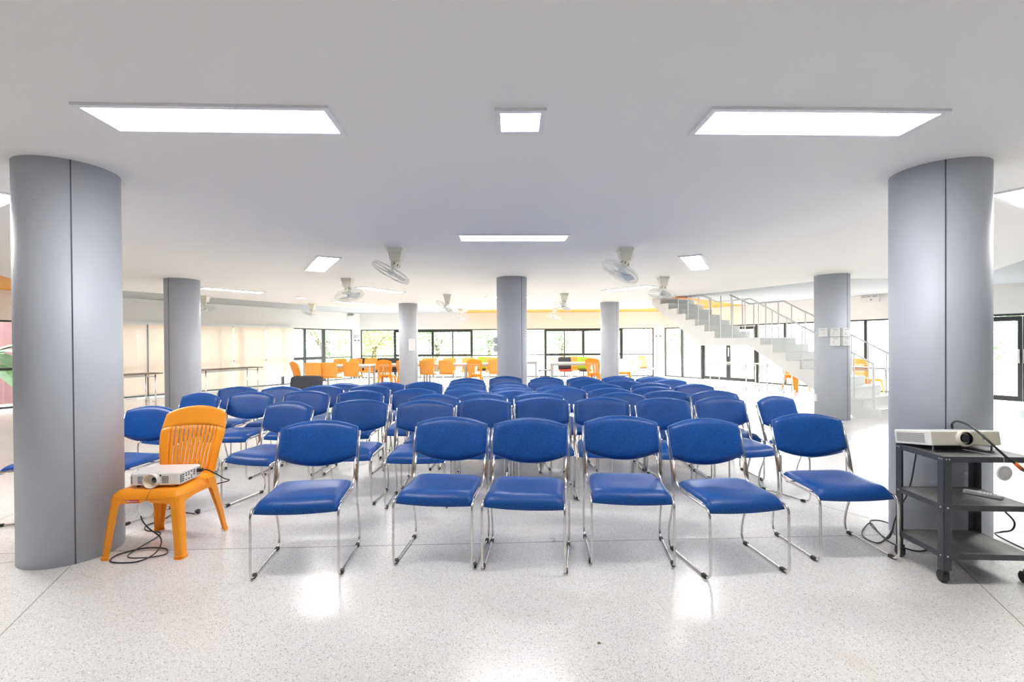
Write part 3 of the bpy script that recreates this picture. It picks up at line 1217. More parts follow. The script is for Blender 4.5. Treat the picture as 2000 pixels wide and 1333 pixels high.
# ================================================================ ORANGE SLATTED CHAIR
def make_mono(name='plastic_chair', label='x', group=None):
    t = thing(name, label, 'chair', group=group)
    mo = M['orange']
    # seat with rolled edges and apron
    bm = B()

    def sp(u, v, s):
        y = -0.215 + 0.41 * (v + 1) / 2
        wx = 0.215 - 0.012 * (v + 1) / 2
        x = u * wx
        e = max(abs(u), abs(v))
        drop = max(0.0, (max(abs(u), -v) - 0.80) / 0.20)
        z = 0.430 - 0.055 * drop ** 2.2 - 0.012 * (1 - u * u) * (1 - v * v)
        return Vector((x, y, z - (0.0 if s > 0 else 0.007)))
    sheet(bm, sp, 26, 22)
    seat = obj('seat', bm, mo, t, sm=True)
    # apron below the seat edge: front and two sides, arched
    bm = B()

    def band(pa, pb, drop0, dropm, n=14, th=0.006, inward=(0, 1)):
        pa, pb = Vector(pa), Vector(pb)
        iv = Vector((inward[0], inward[1], 0)) * th
        up, dn, up2, dn2 = [], [], [], []
        for i in range(n + 1):
            k = i / n
            p = pa.lerp(pb, k)
            dr = dropm + (drop0 - dropm) * abs(2 * k - 1) ** 3
            up.append(bm.verts.new(p))
            dn.append(bm.verts.new(p - Vector((0, 0, dr))))
            up2.append(bm.verts.new(p + iv))
            dn2.append(bm.verts.new(p + iv - Vector((0, 0, dr))))
        for i in range(n):
            bm.faces.new((up[i], up[i + 1], dn[i + 1], dn[i]))
            bm.faces.new((up2[i], dn2[i], dn2[i + 1], up2[i + 1]))
            bm.faces.new((dn[i], dn[i + 1], dn2[i + 1], dn2[i]))
            bm.faces.new((up[i], up2[i], up2[i + 1], up[i + 1]))
        bm.faces.new((up[0], dn[0], dn2[0], up2[0]))
        bm.faces.new((up[n], up2[n], dn2[n], dn[n]))
    band((-0.213, -0.215, 0.378), (0.213, -0.215, 0.378), 0.05, 0.028)
    band((-0.215, -0.213, 0.378), (-0.206, 0.185, 0.385), 0.07, 0.028, inward=(1, 0))
    band((0.215, -0.213, 0.378), (0.206, 0.185, 0.385), 0.07, 0.028, inward=(-1, 0))
    obj('apron', bm, mo, t)
    # legs: L-section, flaring outwards with a small foot
    for sx in (-1, 1):
        for fy in (-1, 1):
            bm = B()
            if fy < 0:
                path = [(0.2145, -0.2145, 0.388, 0.085), (0.217, -0.218, 0.36, 0.064), (0.222, -0.222, 0.32, 0.056), (0.240, -0.236, 0.15, 0.050), (0.252, -0.246, 0.022, 0.046), (0.258, -0.251, 0.020, 0.054), (0.258, -0.251, 0.0, 0.054)]
            else:
                path = [(0.204, 0.196, 0.415, 0.100), (0.207, 0.201, 0.38, 0.100), (0.213, 0.208, 0.33, 0.078), (0.236, 0.232, 0.15, 0.052), (0.252, 0.246, 0.022, 0.042), (0.257, 0.250, 0.020, 0.048), (0.257, 0.250, 0.0, 0.048)]
            rings = []
            for (x, y, z, wd) in path:
                th = 0.008
                # L outline with a rounded outer corner
                x, y = x * sx, y
                ox, oy = -sx, -fy
                c = wd * 0.28
                L = [(x + ox * wd, y), (x + ox * c, y), (x + ox * c * 0.3, y + oy * c * 0.3), (x, y + oy * c), (x, y + oy * wd), (x + ox * th, y + oy * wd), (x + ox * th, y + oy * (c + th)), (x + ox * (c + th), y + oy * th), (x + ox * wd, y + oy * th)]
                rings.append([bm.verts.new((q[0], q[1], z)) for q in L])
            for a, b2 in zip(rings[:-1], rings[1:]):
                for i in range(len(a)):
                    j = (i + 1) % len(a)
                    bm.faces.new((a[i], a[j], b2[j], b2[i]))
            bm.faces.new(rings[0])
            bm.faces.new(rings[-1][::-1])
            obj('leg', bm, mo, t)
    # backrest: stiles, crown and slats in one moulded piece
    bm = B()

    def bp(u, v):
        # u -1..1 across, v 0..1 up
        z = 0.40 + 0.45 * v
        crown = 0.050 * (1 - u * u) * max(0.0, (v - 0.6) / 0.4)
        wx = 0.185 + 0.045 * min(1, v * 1.5) - 0.012 * max(0, v - 0.75) * 4
        y = 0.185 + 0.125 * v + 0.02 * v * v - 0.030 * u * u * min(1, v * 2)
        return Vector((u * wx, y, z + crown - 0.01 * abs(u) ** 8 * v))

    def slab(u0, u1, v0, v1, nu, nv, th=0.008, slant=0.0):
        def fn(a, c, s):
            v = v0 + (v1 - v0) * (c + 1) / 2
            u = u0 + (u1 - u0) * (a + 1) / 2 + slant * (v - v0)
            p = bp(u, v)
            return p + Vector((0, -th / 2 if s > 0 else th / 2, 0))
        sheet(bm, fn, nu, nv)
    slab(-1, 1, 0.76, 1.0, 26, 7, 0.010)
    slab(-1, -0.74, 0.0, 0.765, 5, 14, 0.012)
    slab(0.74, 1, 0.0, 0.765, 5, 14, 0.012)
    slab(-0.75, 0.75, 0.0, 0.12, 16, 3, 0.010)
    ns = 11
    for i in range(ns):
        c = -0.74 + 1.48 * (i + 0.5) / ns
        u0 = c - 0.046
        u1 = c + 0.046
        k = 0.86
        slab(u0, u1, 0.10, 0.77, 2, 10, 0.009)
    bmesh.ops.translate(bm, vec=(0, 0, 0), verts=bm.verts)
    obj('backrest', bm, mo, t, sm=False)
    return t


mono = make_mono()
mono.location = (-2.345, 3.185, 0)
mono.rotation_euler = (0, 0, math.radians(1.0))
mono['label'] = 'orange plastic chair with slatted back carrying a projector, beside the near left column'
# sticker on the front apron
bm = B()
box(bm, -0.115, -0.035, -0.2168, -0.2152, 0.352, 0.371)
stk = obj('label_sticker', bm, M['sticker'], mono)
stk['label'] = 'small red maker label'
fm = Matrix.Translation((-0.066, -0.2175, 0.3615)) @ Matrix.Rotation(PI / 2, 4, 'X')
text_part('label_lettering', 'Superware', 0.0125, fm, M['ink'], stk)
bm = B()
for cx_ in (-0.108, -0.098):
    ring = [(cx_ + 0.0042 * math.cos(2 * PI * i / 14), -0.2172, 0.3615 + 0.0042 * math.sin(2 * PI * i / 14)) for i in range(14)]
    tube(bm, ring, 0.0011, 4, closed=True)
obj('label_emblem', bm, M['ink'], stk)


# ---------------------------------------------------------------- projector on the orange chair
def rbox(bm, hx, hy, hz, r, mtx=None, seg=4):
    """rounded-in-plan box centred on origin"""
    out = []
    for (sx, sy, a0_) in ((1, 1, 0), (-1, 1, PI / 2), (-1, -1, PI), (1, -1, 3 * PI / 2)):
        for k in range(seg + 1):
            a = a0_ + PI / 2 * k / seg
            out.append((sx * (hx - r) + r * math.cos(a), sy * (hy - r) + r * math.sin(a)))
    inset = min(r, hz) * 0.35
    lv = []
    for (z, sc) in ((-hz, -inset), (-hz + inset, 0), (hz - inset, 0), (hz, -inset)):
        lv.append([bm.verts.new((x * (1 + sc / hx), y * (1 + sc / hy), z)) for x, y in out])
    for a, b2 in zip(lv[:-1], lv[1:]):
        for i in range(len(a)):
            j = (i + 1) % len(a)
            bm.faces.new((a[i], a[j], b2[j], b2[i]))
    bm.faces.new(lv[0][::-1])
    bm.faces.new(lv[-1])
    if mtx is not None:
        bmesh.ops.transform(bm, matrix=mtx, verts=[v for l in lv for v in l])


pj = thing('projector', 'white projector with tan lens hood lying on the orange plastic chair', 'projector', (-2.335, 3.155, 0.428), math.radians(3.0))
bm = B()
rbox(bm, 0.158, 0.115, 0.040, 0.018, Matrix.Translation((0, 0, 0.052)))
obj('case', bm, M['proj'], pj)
bm = B()
FX = Matrix.Translation((-0.012, -0.118, 0.047)) @ Matrix.Rotation(PI / 2, 4, 'X')
lathe(bm, [(0.044, -0.01), (0.047, 0.0), (0.048, 0.022), (0.045, 0.026), (0.042, 0.024)], 36, FX)
obj('lens_ring', bm, M['proj'], pj)
bm = B()
lathe(bm, [(0.0422, 0.024), (0.030, 0.004), (0.020, -0.006)], 36, FX)
obj('lens_hood', bm, M['tancup'], pj)
bm = B()
lathe(bm, [(0.0, 0.002), (0.012, 0.0), (0.019, -0.004), (0.020, -0.008), (0.0, -0.010)], 28, Matrix.Translation((0.008, 0, 0)) @ FX)
obj('lens', bm, M['lens'], pj)
for x0, x1, nr in ((-0.106, -0.072, 7), (0.045, 0.088, 7), (-0.150, -0.138, 7)):
    bm = B()
    for k in range(nr):
        z = 0.028 + 0.0068 * k
        box(bm, x0, x1, -0.1162, -0.1140, z, z + 0.0035)
    obj('front_vent', bm, M['vent'], pj)
bm = B()
lathe(bm, [(0, 0.003), (0.006, 0.002), (0.0065, -0.002), (0, -0.003)], 16, Matrix.Translation((0.037, -0.1155, 0.077)) @ Matrix.Rotation(PI / 2, 4, 'X'))
obj('remote_sensor', bm, M['lens'], pj)
bm = B()
random.seed(3)
for i in range(5):
    for j in range(4):
        if random.random() < 0.85:
            y = -0.085 + 0.028 * i
            z = 0.026 + 0.014 * j
            box(bm, 0.1565, 0.1588, y, y + 0.010 + 0.006 * random.random(), z, z + 0.008)
obj('socket_panel', bm, M['dark'], pj)
bm = B()
for k in range(6):
    y = 0.062 + 0.0075 * k
    box(bm, 0.1565, 0.1586, y, y + 0.0035, 0.026, 0.078)
for k in range(4):
    y = -0.108 + 0.006 * k
    box(bm, 0.1565, 0.1586, y, y + 0.003, 0.026, 0.078)
obj('side_vent', bm, M['vent'], pj)
for x in (-0.12, 0.12):
    bm = B()
    cyl(bm, (x, -0.085), 0.011, 0.0, 0.014, 14)
    cyl(bm, (x, 0.085), 0.009, 0.0, 0.014, 14)
    obj('foot', bm, M['dark'], pj)
# lens cap hanging on a string
p0 = Vector((-2.335 + 0.005, 3.035, 0.44))
cap = thing('lens_cap', 'round translucent lens cap dangling on a string over the orange chair edge', 'lens cap', (-2.318, 2.952, 0.318))
bm = B()
lathe(bm, [(0, -0.001), (0.050, -0.001), (0.052, 0.003), (0.049, 0.005), (0.047, 0.002), (0, 0.002)], 36, Matrix.Rotation(PI / 2, 4, 'X'))
obj('cap_disc', bm, M['clear'], cap)
bm = B()
tube(bm, catmull([(0.0, 0, 0.043), (0.004, -0.002, 0.058), (0.012, 0.0, 0.085), (0.022, 0.020, 0.118), (0.022, 0.06, 0.124), (0.015, 0.09, 0.127)], 5), 0.0011, 4)
obj('cord', bm, M['dark'], cap)


def cable(name, pts, r, label, cat='cable', m='cable', sub=6):
    bm = B()
    tube(bm, catmull(pts, sub), r, 7)
    o = obj(name, bm, M[m])
    return tag(o, label, cat)


# power cable of the left projector: leaves the socket panel side, loops on the floor
pc = thing('power_cable', 'black power cable from the white projector, coiled on the floor by the orange chair', 'cable')
bm = B()
sx_, sy_, sz_ = -2.335 + 0.158, 3.155 + 0.075, 0.49
fp = lambda x, y: tuple(onz(x, y, 0.006))
tube(bm, catmull([(sx_ + 0.03, sy_, sz_), (sx_ + 0.07, sy_ + 0.005, sz_ - 0.003), (sx_ + 0.115, sy_ + 0.03, sz_ - 0.04), (sx_ + 0.125, sy_ + 0.09, sz_ - 0.085), (sx_ + 0.10, sy_ + 0.19, sz_ - 0.13),
                  (sx_ - 0.02, sy_ + 0.19, 0.33), (-2.32, 3.25, 0.34), (-2.39, 3.04, 0.34), (-2.405, 3.02, 0.25), (-2.38, 3.04, 0.17), (-2.30, 3.05, 0.09), (-2.28, 2.98, 0.03), (-2.34, 2.90, 0.008), (-2.50, 2.905, 0.006), (-2.545, 3.0, 0.006),
                  (-2.45, 3.10, 0.006), (-2.30, 3.09, 0.006), (-2.24, 3.0, 0.008), (-2.34, 2.94, 0.014), (-2.46, 2.985, 0.014), fp(313, 1044), fp(285, 1036), fp(288, 1026), fp(318, 1016), fp(345, 1000), fp(365, 1002), fp(380, 1004)], 7), 0.0042, 7)
obj('cord', bm, M['cable'], pc)
bm = B()
box(bm, sx_ + 0.001, sx_ + 0.035, sy_ - 0.013, sy_ + 0.013, sz_ - 0.012, sz_ + 0.012)
obj('projector_plug', bm, M['dark'], pc, bevel=0.004)
bm = B()
lathe(bm, [(0, -0.02), (0.010, -0.018), (0.019, 0.0), (0.019, 0.012), (0.0, 0.012)], 18, Matrix.Translation((onz(386, 1004, 0).x, onz(386, 1004, 0).y, 0.0195)) @ Matrix.Rotation(PI / 2, 4, 'Y'))
obj('wall_plug', bm, M['dark'], pc)

# ================================================================ PROJECTOR TROLLEY
ct = thing('projector_trolley', 'grey steel three-shelf trolley on castors in front of the near right column', 'trolley')
fl_, fr_, rl_, rr_ = Vector((2.395, 2.57)), Vector((2.865, 2.60)), Vector((2.435, 2.93)), Vector((2.80, 2.88))
fr_ = Vector((2.86, 2.575))
rr_ = Vector((2.82, 2.85))
rl_ = Vector((2.43, 2.98))
rr_ = Vector((2.80, 2.86))
# keep it rectangular: build in its own frame
ca = math.radians(-3.5)
ct.location = (2.625, 2.742, 0)
ct.rotation_euler = (0, 0, ca)
HX, HY = 0.232, 0.172
for nm, zz in (('top_shelf', 0.706), ('middle_shelf', 0.437), ('bottom_shelf', 0.168)):
    bm = B()
    box(bm, -HX + 0.003, HX - 0.003, -HY + 0.003, HY - 0.003, zz - 0.004, zz, mi=1)
    for (x0, x1, y0, y1) in ((-HX, HX, -HY, -HY + 0.003), (-HX, HX, HY - 0.003, HY), (-HX, -HX + 0.003, -HY, HY), (HX - 0.003, HX, -HY, HY)):
        box(bm, x0, x1, y0, y1, zz - 0.030, zz + 0.001)
    obj(nm, bm, [M['cart'], M['cartdeck']], ct)
for sx in (-1, 1):
    for sy in (-1, 1):
        bm = B()
        X, Y = sx * (HX + 0.003), sy * (HY + 0.003)
        wl = 0.042
        box(bm, min(X, X - sx * wl), max(X, X - sx * wl), min(Y, Y - sy * 0.003), max(Y, Y - sy * 0.003), 0.075, 0.708)
        box(bm, min(X, X - sx * 0.003), max(X, X - sx * 0.003), min(Y, Y - sy * wl), max(Y, Y - sy * wl), 0.075, 0.708)
        lg = obj('leg', bm, M['cart'], ct)
        bm = B()
        for zz in (0.693, 0.424, 0.155):
            for off in ((0.012, 0.028) if zz > 0.6 else (0.02,)):
                cyl(bm, (0, 0), 0.0042, 0, 0.003, 8, mtx=Matrix.Translation((X - sx * off, Y, zz)) @ Matrix.Rotation(PI / 2 * (1 if sy < 0 else -1), 4, 'X'))
                cyl(bm, (0, 0), 0.0042, 0, 0.003, 8, mtx=Matrix.Translation((X, Y - sy * off, zz)) @ Matrix.Rotation(PI / 2 * sx, 4, 'Y'))
        obj('bolts', bm, M['bolt'], lg)
        bm = B()
        cx_, cy_ = X - sx * 0.018, Y - sy * 0.018
        cyl(bm, (cx_, cy_), 0.018, 0.062, 0.080, 14)
        box(bm, cx_ - 0.017, cx_ - 0.013, cy_ - 0.012, cy_ + 0.026, 0.02, 0.066)
        box(bm, cx_ + 0.013, cx_ + 0.017, cy_ - 0.012, cy_ + 0.026, 0.02, 0.066)
        cs = obj('castor', bm, M['dark'], ct)
        bm = B()
        lathe(bm, [(0, -0.012), (0.028, -0.012), (0.034, -0.007), (0.034, 0.007), (0.028, 0.012), (0, 0.012)], 24, Matrix.Translation((cx_, cy_ + 0.012, 0.034)) @ Matrix.Rotation(PI / 2, 4, 'Y'))
        obj('wheel', bm, M['rubber'], cs)

# projector on the trolley, front raised on its feet
p2 = thing('projector', 'cream fronted projector on the grey trolley, its nose raised on feet', 'projector', (2.598, 2.805, 0.7065), math.radians(-1.5))
TL = Matrix.Translation((0, 0.13, 0)) @ Matrix.Rotation(-math.radians(8.6), 4, 'X') @ Matrix.Translation((0, -0.13, 0))
bm = B()
rbox(bm, 0.196, 0.135, 0.042, 0.012, TL @ Matrix.Translation((0, 0, 0.0435)))
obj('case', bm, M['proj'], p2)
bm = B()
box(bm, -0.192, 0.192, -0.1372, -0.134, 0.006, 0.080, mtx=TL)
obj('front_panel', bm, M['projc'], p2, bevel=0.002)
LM = TL @ Matrix.Translation((-0.010, -0.137, 0.043)) @ Matrix.Rotation(PI / 2, 4, 'X')
bm = B()
lathe(bm, [(0.048, -0.004), (0.046, 0.010), (0.040, 0.016), (0.036, 0.016)], 36, LM)
obj('lens_ring', bm, M['projc'], p2)
bm = B()
lathe(bm, [(0.0362, 0.015), (0.033, 0.002), (0.030, -0.0005), (0.0, -0.0005)], 36, LM)
lathe(bm, [(0.022, 0.0), (0.022, 0.012), (0.017, 0.012), (0.0, 0.006)], 30, Matrix.Translation((0.0, 0, 0)) @ LM)
obj('lens', bm, M['lens'], p2)
bm = B()
rbox(bm, 0.007, 0.015, 0.002, 0.006, TL @ Matrix.Translation((0.098, -0.138, 0.050)) @ Matrix.Rotation(PI / 2, 4, 'X'))
obj('remote_sensor', bm, M['grey'], p2)
bm = B()
for i in range(18):
    for j in range(9):
        y = -0.095 + 0.0115 * i
        z = 0.016 + 0.0062 * j
        box(bm, -0.1972, -0.1955, y + (0.004 if j % 2 else 0), y + 0.007 + (0.004 if j % 2 else 0), z, z + 0.0036, mtx=TL)
obj('side_vent', bm, M['vent'], p2)
for x in (-0.165, 0.165):
    bm = B()
    cyl(bm, (x, -0.105), 0.005, 0.002, 0.043, 12)
    cyl(bm, (x, -0.105), 0.012, 0.0, 0.006, 16)
    obj('foot', bm, M['grey'], p2)
cap2 = thing('lens_cap', 'round white lens cap dangling in front of the grey trolley top', 'lens cap', (2.667, 2.538, 0.628))
bm = B()
lathe(bm, [(0, -0.003), (0.040, -0.003), (0.042, 0.003), (0.035, 0.006), (0.032, 0.003), (0, 0.004)], 36, Matrix.Rotation(PI / 2, 4, 'X'))
lathe(bm, [(0.024, 0.0035), (0.026, 0.006), (0.028, 0.0035)], 36, Matrix.Rotation(PI / 2, 4, 'X'))
obj('cap_disc', bm, M['white'], cap2)
bm = B()
tube(bm, catmull([(0, 0, 0.040), (0.001, 0.002, 0.058), (-0.002, 0.01, 0.0845), (-0.05, 0.06, 0.094), (-0.10, 0.13, 0.100)], 5), 0.0009, 4)
obj('cord', bm, M['white'], cap2)
# remote control lying on the middle shelf
rc = thing('remote_control', 'slim white remote control lying on the trolley middle shelf', 'remote control', (2.755, 2.74, 0.437), math.radians(-56))
bm = B()
rbox(bm, 0.085, 0.020, 0.0095, 0.012, Matrix.Translation((0, 0, 0.0105)))
obj('case', bm, M['white'], rc)
bm = B()
for i in range(5):
    for j in range(2):
        cyl(bm, (0.055 - 0.014 * i, -0.006 + 0.012 * j), 0.0035, 0.0195, 0.0215, 8)
obj('buttons', bm, M['grey'], rc)
# video cable over the projector, running off to the right
vc = thing('video_cable', 'thick black cable arching over the cream projector to an orange sleeve at right', 'cable')
bm = B()
q = [atd(1860, 838, 2.93), atd(1860, 828, 2.93), atd(1870, 823.5, 2.84), atd(1890, 830, 2.72), atd(1905, 840, 2.62), atd(1922, 854, 2.56), atd(1945, 875, 2.51), atd(1965, 893, 2.49), atd(1982, 905, 2.48)]
tube(bm, catmull(q, 6), 0.0062, 8)
obj('cord', bm, M['cable'], vc)
bm = B()
tube(bm, [atd(1982, 905, 2.48), atd(1997, 918, 2.47)], 0.010, 10)
obj('orange_sleeve', bm, M['plugorange'], vc)
bm = B()
tube(bm, catmull([atd(1997, 918, 2.47), atd(2010, 931, 2.45), atd(2040, 1000, 2.5), onz(2060, 1130, 0.01)], 5), 0.0085, 8)
obj('plug', bm, M['dark'], vc)
# mains cable of the trolley
q = [atd(1792, 870, 3.0), atd(1787, 900, 3.0), atd(1780, 940, 3.0), atd(1770, 970, 3.0), atd(1757, 992, 3.02), onz(1748, 1016, 0.15), onz(1735, 1052, 0.01), onz(1706, 1031, 0.006), onz(1700, 1018, 0.006), onz(1722, 1018, 0.006), onz(1744, 1030, 0.006),
     onz(1720, 1060, 0.006), onz(1690, 1052, 0.006), onz(1684, 1038, 0.006), onz(1700, 1022, 0.012), onz(1716, 1040, 0.014), onz(1735, 1058, 0.008), onz(1770, 1072, 0.006), onz(1800, 1077, 0.006), onz(1830, 1066, 0.006)]
cable('mains_cable', q, 0.0042, 'black mains cable dropping behind the trolley and curling on the floor at its left')
q = [atd(1963, 1000, 2.88), atd(1981, 1020, 2.86), atd(1976, 1036, 2.85), atd(1955, 1040, 2.86), onz(1945, 1045, 0.03), onz(1990, 1068, 0.006), onz(2040, 1090, 0.006)]
cable('mains_cable', q, 0.005, 'black cable looping behind the trolley right side near the column')

# ================================================================ STAIRCASE
st = thing('staircase', 'white concrete staircase with landing rising to the ceiling behind the right column', 'staircase')
D = Vector((-0.5, 0.8660254))
Wd = Vector((0.8660254, 0.5))
P0 = Vector((6.10, 8.39))
SM = Matrix(((D.x, Wd.x, 0, P0.x), (D.y, Wd.y, 0, P0.y), (0, 0, 1, 0), (0, 0, 0, 1)))
WID = 1.35
prof = [(-0.43, 0.0)]
s, z = -0.43, 0.0
steps1, steps2 = [], []
rz_, rn_ = 0.16, 0.27
for k in range(9):
    z += rz_
    prof.append((s, z))
    steps1.append((s, z))
    s += rn_
    prof.append((s, z)) if k < 8 else None
LAND = z
s2 = 2.0 + 1.19 - 0.36
prof.append((s2, LAND))
s, z = s2, LAND
h2 = (CEIL - LAND) / 7
for k in range(7):
    z += h2
    prof.append((s, z))
    steps2.append((s, z))
    s += 0.27
    prof.append((s, z))
S_END = s


def under(x):
    pl = [(-0.43, 0.0), (0.0, 0.0), (2.0, LAND - 0.17), (3.19, LAND - 0.17), (4.88, CEIL - 0.05), (6.0, CEIL - 0.05)]
    for (xa, za), (xb, zb) in zip(pl[:-1], pl[1:]):
        if xa <= x <= xb:
            return za + (zb - za) * (x - xa) / (xb - xa)
    return 0.0


def over(x):
    v = 0.0
    for (s_, z_) in steps1 + steps2:
        if x >= s_ - 1e-6:
            v = z_
    return v


cutx = sorted(set([round(v, 4) for v in [s_ for s_, z_ in steps1 + steps2] + [0.0, 2.0, 3.19, S_END]]))
bm = B()
prev_top = 0.0
for xa, xb in zip(cutx[:-1], cutx[1:]):
    ta = over(xa)
    ua, ub = under(xa), under(xb)
    ua, ub = min(ua, ta - 0.03), min(ub, ta - 0.03)
    c8 = [bm.verts.new(q) for q in ((xa, 0, ua), (xb, 0, ub), (xb, 0, ta), (xa, 0, ta), (xa, WID, ua), (xb, WID, ub), (xb, WID, ta), (xa, WID, ta))]
    for f in ((0, 1, 2, 3), (7, 6, 5, 4), (3, 2, 6, 7), (0, 4, 5, 1)):
        bm.faces.new([c8[q] for q in f])
    if ta > prev_top + 1e-6:
        lo_ = min(prev_top, ta)
        bm.faces.new([bm.verts.new(q) for q in ((xa, 0, lo_), (xa, 0, ta), (xa, WID, ta), (xa, WID, lo_))])
    prev_top = ta
bm.faces.new([bm.verts.new(q) for q in ((S_END, 0, under(S_END)), (S_END, WID, under(S_END)), (S_END, WID, CEIL), (S_END, 0, CEIL))])
bmesh.ops.transform(bm, matrix=SM, verts=bm.verts)
bmesh.ops.remove_doubles(bm, verts=bm.verts, dist=1e-4)
obj('stair_body', bm, M['stair'], st)
bm = B()
for (s, zz) in steps1[:-1] + steps2:
    box(bm, s - 0.02, s + 0.27, 0.03, WID - 0.03, zz, zz + 0.012, mtx=SM)
obj('treads', bm, M['tread'], st)
RH = 0.84


def railing(wv):
    pts_ = []
    r1 = [(-0.30, 0.16 + 0.0), (1.95, LAND)]
    r2 = [(s2 - 0.05, LAND), (s2 + 1.70, CEIL - 0.02)]
    pts_ = [(-0.30, r1[0][1] + RH - 0.05), (1.98, LAND + RH), (s2 - 0.02, LAND + RH), (s2 + 0.27 * 7, CEIL + RH - 0.1)]
    # the upper part stops where it passes the ceiling
    bm = B()
    x3, z3 = pts_[2]
    x4, z4 = pts_[3]
    zl = CEIL - 0.03 if wv < 0.5 else OUTER - 0.03
    kk = (zl - z3) / (z4 - z3)
    end = (x3 + (x4 - x3) * kk, zl)
    line = [SM @ Vector((x, wv, zz)) for x, zz in (pts_[0], pts_[1], pts_[2], end)]
    tube(bm, line, 0.017, 8)
    obj('handrail', bm, M['rail'], st)

    def railz(x):
        P_ = pts_[:3] + [end, (end[0] + 3, zl)]
        for (xa, za), (xb, zb) in zip(P_[:-1], P_[1:]):
            if xa <= x <= xb:
                return za + (zb - za) * (x - xa) / (xb - xa)
        return CEIL - 0.03

    def base(x):
        v = 0
        for (s_, z_) in steps1 + steps2:
            if x >= s_:
                v = z_
        return v
    xs = [-0.30 + 0.30 * k for k in range(17)]
    for x in xs:
        if base(x) > CEIL - 0.2:
            continue
        bm = B()
        th = 0.016 if x > -0.29 else 0.024
        box(bm, x - th * 0.6, x + th * 0.6, wv - th * 0.6, wv + th * 0.6, base(x) - 0.02, railz(x) - 0.005, mtx=SM)
        obj('baluster' if x > -0.29 else 'newel_post', bm, M['rail'], st)


railing(0.05)
railing(WID - 0.05)

# ================================================================ TABLES AND FAR CHAIRS


def make_desk(label, loc, rz, L=1.5, Wt=0.6, H=0.74, top='table', leg='tgrey', group=None, thick=0.04, lw=0.05, cat='table'):
    t = thing('table', label, cat, loc, rz, group)
    bm = B()
    box(bm, -L / 2, L / 2, -Wt / 2, Wt / 2, H - thick, H)
    obj('table_top', bm, M[top], t, bevel=0.004)
    for sx in (-1, 1):
        for sy in (-1, 1):
            bm = B()
            x, y = sx * (L / 2 - 0.04), sy * (Wt / 2 - 0.04)
            box(bm, x - lw / 2, x + lw / 2, y - lw / 2, y + lw / 2, 0, H - thick)
            obj('leg', bm, M[leg], t)
    bm = B()
    for sy in (-1, 1):
        y = sy * (Wt / 2 - 0.04)
        box(bm, -L / 2 + 0.066, L / 2 - 0.066, y - 0.012, y + 0.012, H - thick - 0.05, H - thick - 0.001)
    obj('rails', bm, M[leg], t)
    return t


def make_folding(label, loc, rz, L=1.8, Wt=0.5, H=0.75, top='brown', group=None):
    t = thing('folding_table', label, 'table', loc, rz, group)
    bm = B()
    box(bm, -L / 2, L / 2, -Wt / 2, Wt / 2, H - 0.022, H)
    obj('table_top', bm, M[top], t, bevel=0.003)
    for sx in (-1, 1):
        for sy in (-1, 1):
            bm = B()
            x, y = sx * (L / 2 - 0.14), sy * (Wt / 2 - 0.04)
            tube(bm, [(x, y, 0), (x, y, H - 0.03)], 0.014, 8)
            cyl(bm, (x, y), 0.018, 0, 0.02, 10)
            obj('leg', bm, M['chrome'], t)
        bm = B()
        x = sx * (L / 2 - 0.14)
        tube(bm, [(x, -Wt / 2 + 0.05, 0.12), (x, Wt / 2 - 0.05, 0.12)], 0.010, 6)
        tube(bm, [(x, -Wt / 2 + 0.05, H - 0.08), (x, Wt / 2 - 0.05, H - 0.08)], 0.010, 6)
        obj('leg_brace', bm, M['chrome'], t)
    bm = B()
    for sy in (-1, 1):
        tube(bm, [(-L / 2 + 0.16, sy * (Wt / 2 - 0.04), H - 0.065), (L / 2 - 0.16, sy * (Wt / 2 - 0.04), H - 0.065)], 0.009, 6)
    obj('under_rails', bm, M['tgrey'], t)
    return t


def make_shell(shell, seatm, label, group):
    t = thing('shell_chair', label, 'chair', group=group)
    bm = B()

    def bp(u, v, s):
        z = 0.47 + 0.40 * (v + 1) / 2
        x = u * (0.222 - 0.012 * v * v)
        y = 0.20 + 0.09 * (v + 1) / 2 - 0.02 * u * u - 0.02 * math.sin((v + 1) * PI / 2)
        c = Vector((x, y, z + 0.008 * (1 - u * u) * (1 if v > 0.9 else 0)))
        return c + Vector((0, -0.006 * s, 0))
    sheet(bm, bp, 12, 10)
    obj('backrest', bm, M[shell], t, sm=True)
    bm = B()

    def sp(u, v, s):
        y = -0.21 + 0.42 * (v + 1) / 2
        z = 0.455 - 0.03 * max(0, -v - 0.6) ** 2 * 6 + 0.012 * (u * u)
        return Vector((u * 0.215, y, z + 0.014 * s * max(0, 1 - abs(u) ** 8) ** 0.5))
    sheet(bm, sp, 12, 12)
    obj('seat', bm, M[seatm], t, sm=True)
    for sx in (-1, 1):
        for sy in (-1, 1):
            bm = B()
            tube(bm, [(sx * 0.19, sy * 0.17, 0.44), (sx * 0.215, sy * 0.215, 0.0)], 0.010, 7)
            obj('leg', bm, M['chrome'], t)
        bm = B()
        tube(bm, [(sx * 0.19, 0.17, 0.44), (sx * 0.20, 0.225, 0.50), (sx * 0.20, 0.245, 0.60)], 0.010, 7)
        obj('back_support', bm, M['chrome'], t)
    return t


# --- long row of pale tables before the far windows
G_T = 'pale tables in a row before the far windows'
desks = [(-4.95, 14.15, 1.5, 'pale table at the left end of the far row, among orange chairs'),
         (-3.42, 14.72, 1.5, 'pale table behind the far left column, second in the far row'),
         (-2.02, 14.55, 1.25, 'pale table just right of the far left column'),
         (-0.72, 14.60, 1.25, 'pale table reaching behind the central column from the left')]
for (x, y, L, lab) in desks:
    make_desk(lab, (x, y, 0), 0, L=L, group=G_T)
make_desk('grey edged table end showing right of the central column', (0.15, 15.95, 0), 0, L=1.4, group=G_T, top='tgrey')
make_desk('pale table with clipped corner beside the black and green chairs', (1.95, 14.85, 0), 0, L=1.45, Wt=0.6, group=G_T)

